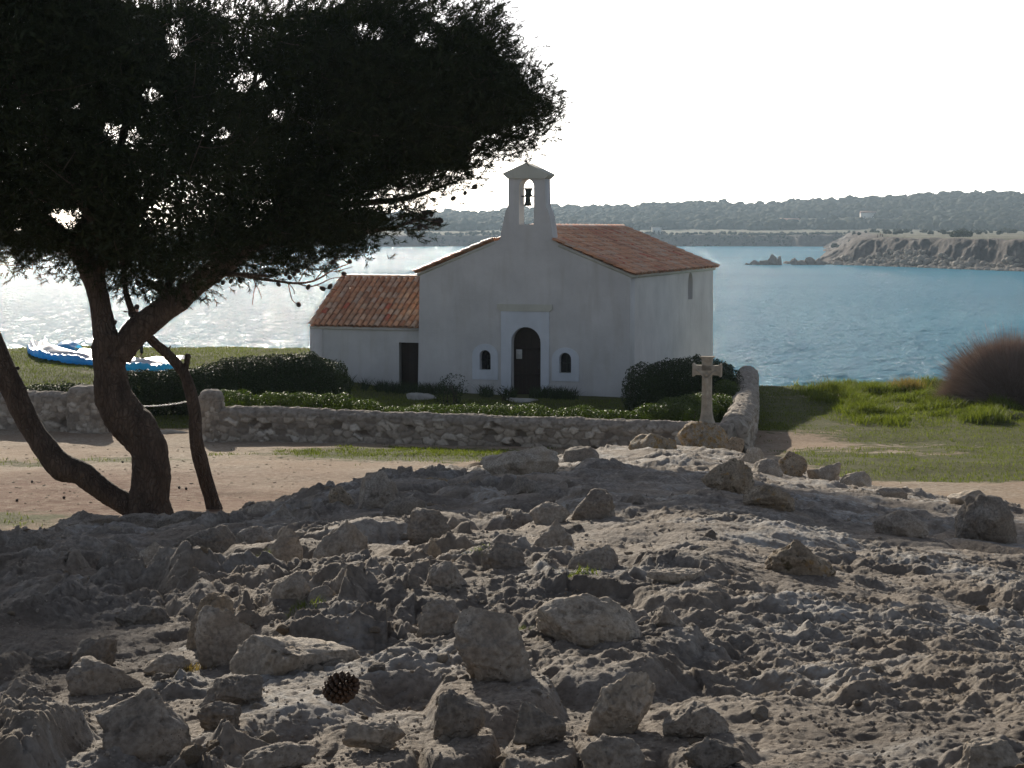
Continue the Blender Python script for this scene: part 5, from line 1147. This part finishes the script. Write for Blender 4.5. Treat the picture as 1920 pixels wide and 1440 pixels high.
# ================= sea =================
SEA = -7.0
ly = np.concatenate([np.exp(np.linspace(math.log(52), math.log(1400), 950)), [1700, 2200, 3000, 5000, 9000]])
lu = np.concatenate([np.linspace(-2.5, -.36, 60, endpoint=False), np.linspace(-.36, .36, 640, endpoint=False), np.linspace(.36, 2.0, 60)])
U, Yq = np.meshgrid(lu, ly); X = (U*Yq).ravel(); Yv = Yq.ravel(); far = np.clip(300/Yv, .0, 1)
wz = .10*fbm2(X*.10+Yv*.03, Yv*.25, 2, 401)+.20*fbm2(X*.6, Yv*1.2+X*.1, 3, 411)+.13*fbm2(X*1.4, Yv*2.6, 2, 421)*np.clip(110/Yv, 0, 1)
mk('sea', np.c_[X, Yv, SEA+wz*(.35+.65*far)], grid_faces(len(ly), len(lu)), M['sea'])['kind'] = 'structure'

# ================= far shore =================
RX = np.array([-900, -200, 200, 500, 640, 760, 850, 900, 940, 1050, 1100, 1150, 1200, 1300, 1350, 1400, 1464, 1500, 1577, 1675, 1760, 1844, 1930, 2300, 2900.])
RY = np.array([428, 424, 416, 408, 403, 400, 396, 398, 392, 386, 388, 386, 384, 377, 380, 383, 378, 376, 372, 368, 363, 360, 361, 352, 360.])
RD, SD = 1950., 1165.
def ridge_z(px): return CZ+(HZ-np.interp(px, RX, RY))/FP*RD-9.0
def hills_z(x, y):
    px = 960+FP*x/y; sd = SD+25*vn2(px*.012, px*0, 9)+12*vn2(px*.05, px*0, 11)
    c = 7.6*sm((y-sd)/14)*(1+.12*fbm2(x*.05, y*.05, 3, 13))
    z = SEA-2+2*sm((y-sd+20)/20)+c+.014*np.clip(y-sd-14, 0, 150)
    z = z+(ridge_z(px)-3)*sm((y-1330)/(RD-1330))**1.1
    z = z-10*sm((y-RD)/900); return z+1.2*fbm2(x*.012, y*.012, 4, 15)*sm((y-1300)/200)+.6*fbm2(x*.09, y*.09, 3, 17)
ly = np.concatenate([np.linspace(1120, 1260, 90, endpoint=False), np.linspace(1260, 3200, 90)]); lu = np.linspace(-.75, .75, 700)
U, Yq = np.meshgrid(lu, ly); X = (U*Yq).ravel(); Yv = Yq.ravel(); Z = hills_z(X, Yv); rk = sm((1200+20*vn2(X*.02, X*0, 3)-Yv)/25)
mk('hills', np.c_[X, Yv, Z], grid_faces(len(ly), len(lu)), M['far'], attrs={'rocky': rk})['kind'] = 'structure'
# headland in front of it, with a cliff to the sea
HW = np.array([[1500, 600], [1545, 592], [1600, 574], [1700, 550], [1800, 521], [1920, 495], [2150, 470], [3200, 440]], float)
def head_z(x, y):
    px = 960+FP*x/y; wd = np.interp(px, HW[:, 0], HW[:, 1])+5*fbm2(px*.02, px*0+2, 3, 5)+3*np.abs(fbm2(px*.035, px*0, 3, 6))
    lx = (1540+12*vn2(y*.02, y*0, 8)+(y-590)*.03-960)/FP*y
    e = np.minimum(y-wd, (x-lx)*1.0); e = e+5.5*fbm2(x*.10, y*.10, 5, 23)
    toe = 1.6*sm(e/4); c = 7.0*sm((e-3.5)/np.where(px < 1850, 15, 9))**.9
    top = .0022*np.clip(y-wd-20, 0, 600)
    z = SEA-2.2+2.2*sm((e+2)/3)+toe+c+top+.9*fbm2(x*.16, y*.16, 4, 29)*sm(e/4)*(1-.75*sm((e-24)/8))
    z = z+0
    return z, e
ly = np.concatenate([np.linspace(425, 660, 300, endpoint=False), np.linspace(660, 1260, 120)]); lu = np.concatenate([np.linspace(.155, .31, 560, endpoint=False), np.linspace(.31, .75, 160)])
U, Yq = np.meshgrid(lu, ly); X = (U*Yq).ravel(); Yv = Yq.ravel(); Z, E = head_z(X, Yv)
mk('headland', np.c_[X, Yv, Z], grid_faces(len(ly), len(lu)), M['far'], attrs={'rocky': 1-sm((E-19-5*fbm2(X*.05, Yv*.05, 2, 3))/5)})['kind'] = 'structure'
# sea rocks
def sea_rock(pxs, label, seed, d=582):
    mb = MB(); s_ = d/FP
    for k, (x, yb, w, h) in enumerate(pxs):
        V, F = rock_shape(seed+k, w*s_/2, w*s_*.35, h*s_*.8, 'pyramid' if k % 2 else 'block', 4); p = at(x, yb, d); mb.add(V+[p[0], p[1], SEA+h*s_*.25], None, F)
    o = mb.build('sea_rock', M['rock_dark']); tag(o, label, 'rock', 'rocks in the sea off the headland')
sea_rock([(1402, 496, 16, 4), (1416, 496, 28, 10), (1434, 496, 26, 11), (1450, 496, 28, 22), (1461, 496, 14, 20)], 'jagged rock islet standing alone in the sea left of the headland', 501)
sea_rock([(1488, 495, 20, 16), (1500, 495, 26, 12), (1518, 494, 26, 17), (1535, 494, 30, 14)], 'line of rocks joined to the tip of the headland', 511)
# shore rubble
r = np.random.default_rng(9); mb = MB(); V, F = ICO[2]
for k in range(1100):
    px = r.uniform(1470, 1990); wd = float(np.interp(px, HW[:, 0], HW[:, 1])); y = wd+r.uniform(-4, 9); x = (px-960)/FP*y; s_ = r.uniform(.25, 1.0)*(1+.5*(r.random() > .9)); z = float(head_z(np.array([x]), np.array([y]))[0][0]); z = max(z, SEA-.1)
    Q = V*(1+.35*fbm3(V+k, 1.7, 2, 3))[:, None]; mb.add(Q*[s_, s_, s_*.7]+[x, y, z+s_*.2], None, F)
tag(mb.build('shore_rubble', M['rock_dark'], smooth=False), 'fallen rubble along the foot of the headland cliff', 'rubble', kind='stuff')
# woods: one mass on the hills
def wood(n, fx, fy, seed, smin, smax, zf, label, name='distant_wood', cond=None):
    r = np.random.default_rng(seed); V, F = ICO[3] if n < 200 else ICO[2]; Vs, Fs, Ts = [], [], []; o = 0
    forms = [V*(1+.55*fbm3(V*1.4+k*3.1, 1.3, 2, 3)+.35*fbm3(V+k*1.7, 3.1, 2, 5))[:, None] for k in range(24)]
    yy = np.array([fy(r) for _ in range(n)]); pp = np.array([fx(r) for _ in range(n)]); xx = (pp-960)/FP*yy; zz = zf(xx, yy)
    for k in range(n):
        y, px, x, z = yy[k], pp[k], xx[k], zz[k]
        if cond and not cond(px, y, x): continue
        s_ = r.uniform(smin, smax); a = r.uniform(.6, 1.0); g = r.uniform(0, 6.3); c_, n_ = math.cos(g), math.sin(g)
        Q = forms[k % 24]@np.array([[c_, n_, 0], [-n_, c_, 0], [0, 0, 1]])*np.array([s_, s_, s_*a])
        Vs.append(Q+[x, y, z+s_*a*.75]); Fs.append(F+o); o += len(V); Ts.append(np.full(len(V), r.random()))
    return tag(mk(name, np.vstack(Vs), np.vstack(Fs), M['wood'], smooth=False, attrs={'tint': np.concatenate(Ts)}), label, 'wood', kind='stuff')
def clear(px, y, x):                       # openings in the wood
    q = fbm2(np.array([px*.012]), np.array([y*.004]), 3, 8)[0]
    if y < 1420 and q > .05: return False
    if 1470 < px < 1690 and 1500 < y < 1640 and q > -.1: return False
    return True
wood(9500, lambda r: r.uniform(560, 2200), lambda r: r.uniform(1360, 1990), 61, 2.4, 5.6, hills_z, 'dark pine wood covering the hills across the bay', cond=clear)
wood(900, lambda r: r.uniform(700, 2200), lambda r: RD+r.uniform(-25, 60), 62, 3.5, 7.2, hills_z, 'uneven row of pines along the ridge of the far hills')
wood(150, lambda r: r.uniform(1560, 2150), lambda r: r.uniform(780, 1240), 63, .6, 1.7, lambda x, y: head_z(x, y)[0], 'scattered low scrub on the headland plateau', 'headland_scrub')
wood(900, lambda r: r.uniform(760, 1700), lambda r: r.uniform(1176, 1215), 64, .5, 1.3, hills_z, 'dark scrub along the top of the far low cliff', 'cliff_scrub')
sb_ = at(1802, 441, 640); V, F = rock_shape(8, 4.2, 3, 1.5, 'round', 4); Vz = V*(1+.2*fbm3(V, .9, 3, 3))[:, None]
b_ = blobs_foliage('headland_bush', [(sb_[0], 640, float(head_z(np.array([sb_[0]]), np.array([640.]))[0][0])+.7, 4.0, 3, 1.5)], 14, .7, M['darkhedge'], 'low dark round bush on top of the headland', 'bush', pn=2, rough=.3, seed=13)
b_ = blobs_foliage('headland_bush', [((1608-960)/FP*600, 600, float(head_z(np.array([(1608-960)/FP*600]), np.array([600.]))[0][0])+.4, .9, .8, .8)], 20, .4, M['darkhedge'], 'tiny dark bush at the cliff edge left of the walkers', 'bush', pn=2, rough=.3, seed=14)
# people on the headland
for k, (x, d, rz) in enumerate(((1643, 604, 1.2), (1648, 612, -2.0), (1652, 606, .4))):
    X_ = (x-960)/FP*d; person((X_, d, float(head_z(np.array([X_]), np.array([float(d)]))[0][0])), rz, ('walker on the far headland, leftmost of the three', 'walker on the far headland, middle of the three', 'walker on the far headland, rightmost of the three')[k], M[('cloth_dark', 'cloth_red', 'cloth_dark')[k]], M['cloth_dark'], group='walkers on the headland')
# houses
def house(px, d, w, dp, h, label, rz=0, flat=False, base=None):
    x = (px-960)/FP*d; z = float(hills_z(np.array([x]), np.array([float(d)]))[0]) if base is None else base
    root = empty('house', (x, d, z-.5), rz); tag(root, label, 'house', 'houses on the far shore')
    mb = MB(); mb.box((-w/2, -dp/2, 0), (w/2, dp/2, h+.5)); mb.build('walls', M['render_far'], root, smooth=False)
    mb = MB(); rr = .25 if flat else h*.4; t = h+.5
    mb.add([(-w/2-.3, -dp/2-.3, t), (w/2+.3, -dp/2-.3, t), (w/2+.3, dp/2+.3, t), (-w/2-.3, dp/2+.3, t), (-w/2-.3, 0, t+rr), (w/2+.3, 0, t+rr)], [[0, 1, 5, 4], [2, 3, 4, 5], [0, 3, 2, 1]], [[0, 4, 3], [1, 2, 5]]); mb.build('roof', M['roof_far'] if not flat else M['render_far'], root, smooth=False)
    for q in (-.28, .22): MB().box((q*w-.4, -dp/2-.04, 1.3), (q*w+.4, -dp/2-.001, 2.7)).build('window', M['dark'], root, smooth=False)
house(1230, 1200, 6.2, 4.5, 4.2, 'small white cube-shaped house on the far shore above the low cliff', flat=True)
house(1478, 1500, 16, 8, 5, 'pale long house at the edge of the wood across the bay'); house(1455, 1470, 12, 7, 3.5, 'low pale building among trees left of the pale long house'); house(1625, 1620, 14, 8, 5, 'pale house half hidden in the wood right of the clearings'); house(1712, 1500, 10, 7, 4, 'small pale house in the wood above the headland plateau')

# ================= air, light, camera =================
m = bpy.data.materials.new('haze'); m.use_nodes = True; nt = m.node_tree; nt.nodes.remove(nt.nodes['Principled BSDF']); v = nt.nodes.new('ShaderNodeVolumePrincipled')
v.inputs['Color'].default_value = (.66, .84, 1, 1); v.inputs['Density'].default_value = HAZE; v.inputs['Anisotropy'].default_value = .35; nt.links.new(v.outputs[0], nt.nodes['Material Output'].inputs['Volume'])
MB().box((-3300, -80, -14), (3300, 3600, 62)).build('haze', m, smooth=False)['kind'] = 'stuff'

sc = bpy.context.scene; w = bpy.data.worlds.new('World'); sc.world = w; w.use_nodes = True; nt = w.node_tree; bg = nt.nodes['Background']
sk = nt.nodes.new('ShaderNodeTexSky'); sk.sky_type = 'NISHITA'; sk.sun_disc = False; sk.sun_elevation = SUN_EL; sk.sun_rotation = SUN_AZ; sk.air_density = .5; sk.dust_density = DUST; sk.ozone_density = 1.0; sk.altitude = 10
hs = nt.nodes.new('ShaderNodeHueSaturation'); hs.inputs['Saturation'].default_value = .55; nt.links.new(sk.outputs[0], hs.inputs['Color']); nt.links.new(hs.outputs[0], bg.inputs[0]); bg.inputs[1].default_value = SKY
sd = Vector((math.sin(SUN_AZ)*math.cos(SUN_EL), math.cos(SUN_AZ)*math.cos(SUN_EL), math.sin(SUN_EL)))
sl_ = bpy.data.lights.new('sun', 'SUN'); sl_.energy = SUNE; sl_.angle = R(.6); sl_.color = (1, .90, .76); so = bpy.data.objects.new('sun', sl_); col.objects.link(so); so.rotation_euler = sd.to_track_quat('Z', 'Y').to_euler()
cam = bpy.data.cameras.new('camera'); co = bpy.data.objects.new('camera', cam); col.objects.link(co); co.location = (0, 0, CZ); co.rotation_euler = (math.pi/2-TH, 0, 0)
cam.sensor_width = 36; cam.lens = FP/1920*36; cam.clip_end = 20000; cam.clip_start = .05; cam.dof.use_dof = True; cam.dof.focus_distance = 34; cam.dof.aperture_fstop = 64
sc.camera = co; sc.view_settings.view_transform = 'Standard'; sc.view_settings.look = 'None'; sc.view_settings.exposure = EXPO; sc.view_settings.gamma = 1
sc.render.resolution_x = 1024; sc.render.resolution_y = 768
sc.cycles.max_bounces = 6; sc.cycles.transparent_max_bounces = 8; sc.cycles.sample_clamp_indirect = 8; sc.cycles.volume_bounces = 1
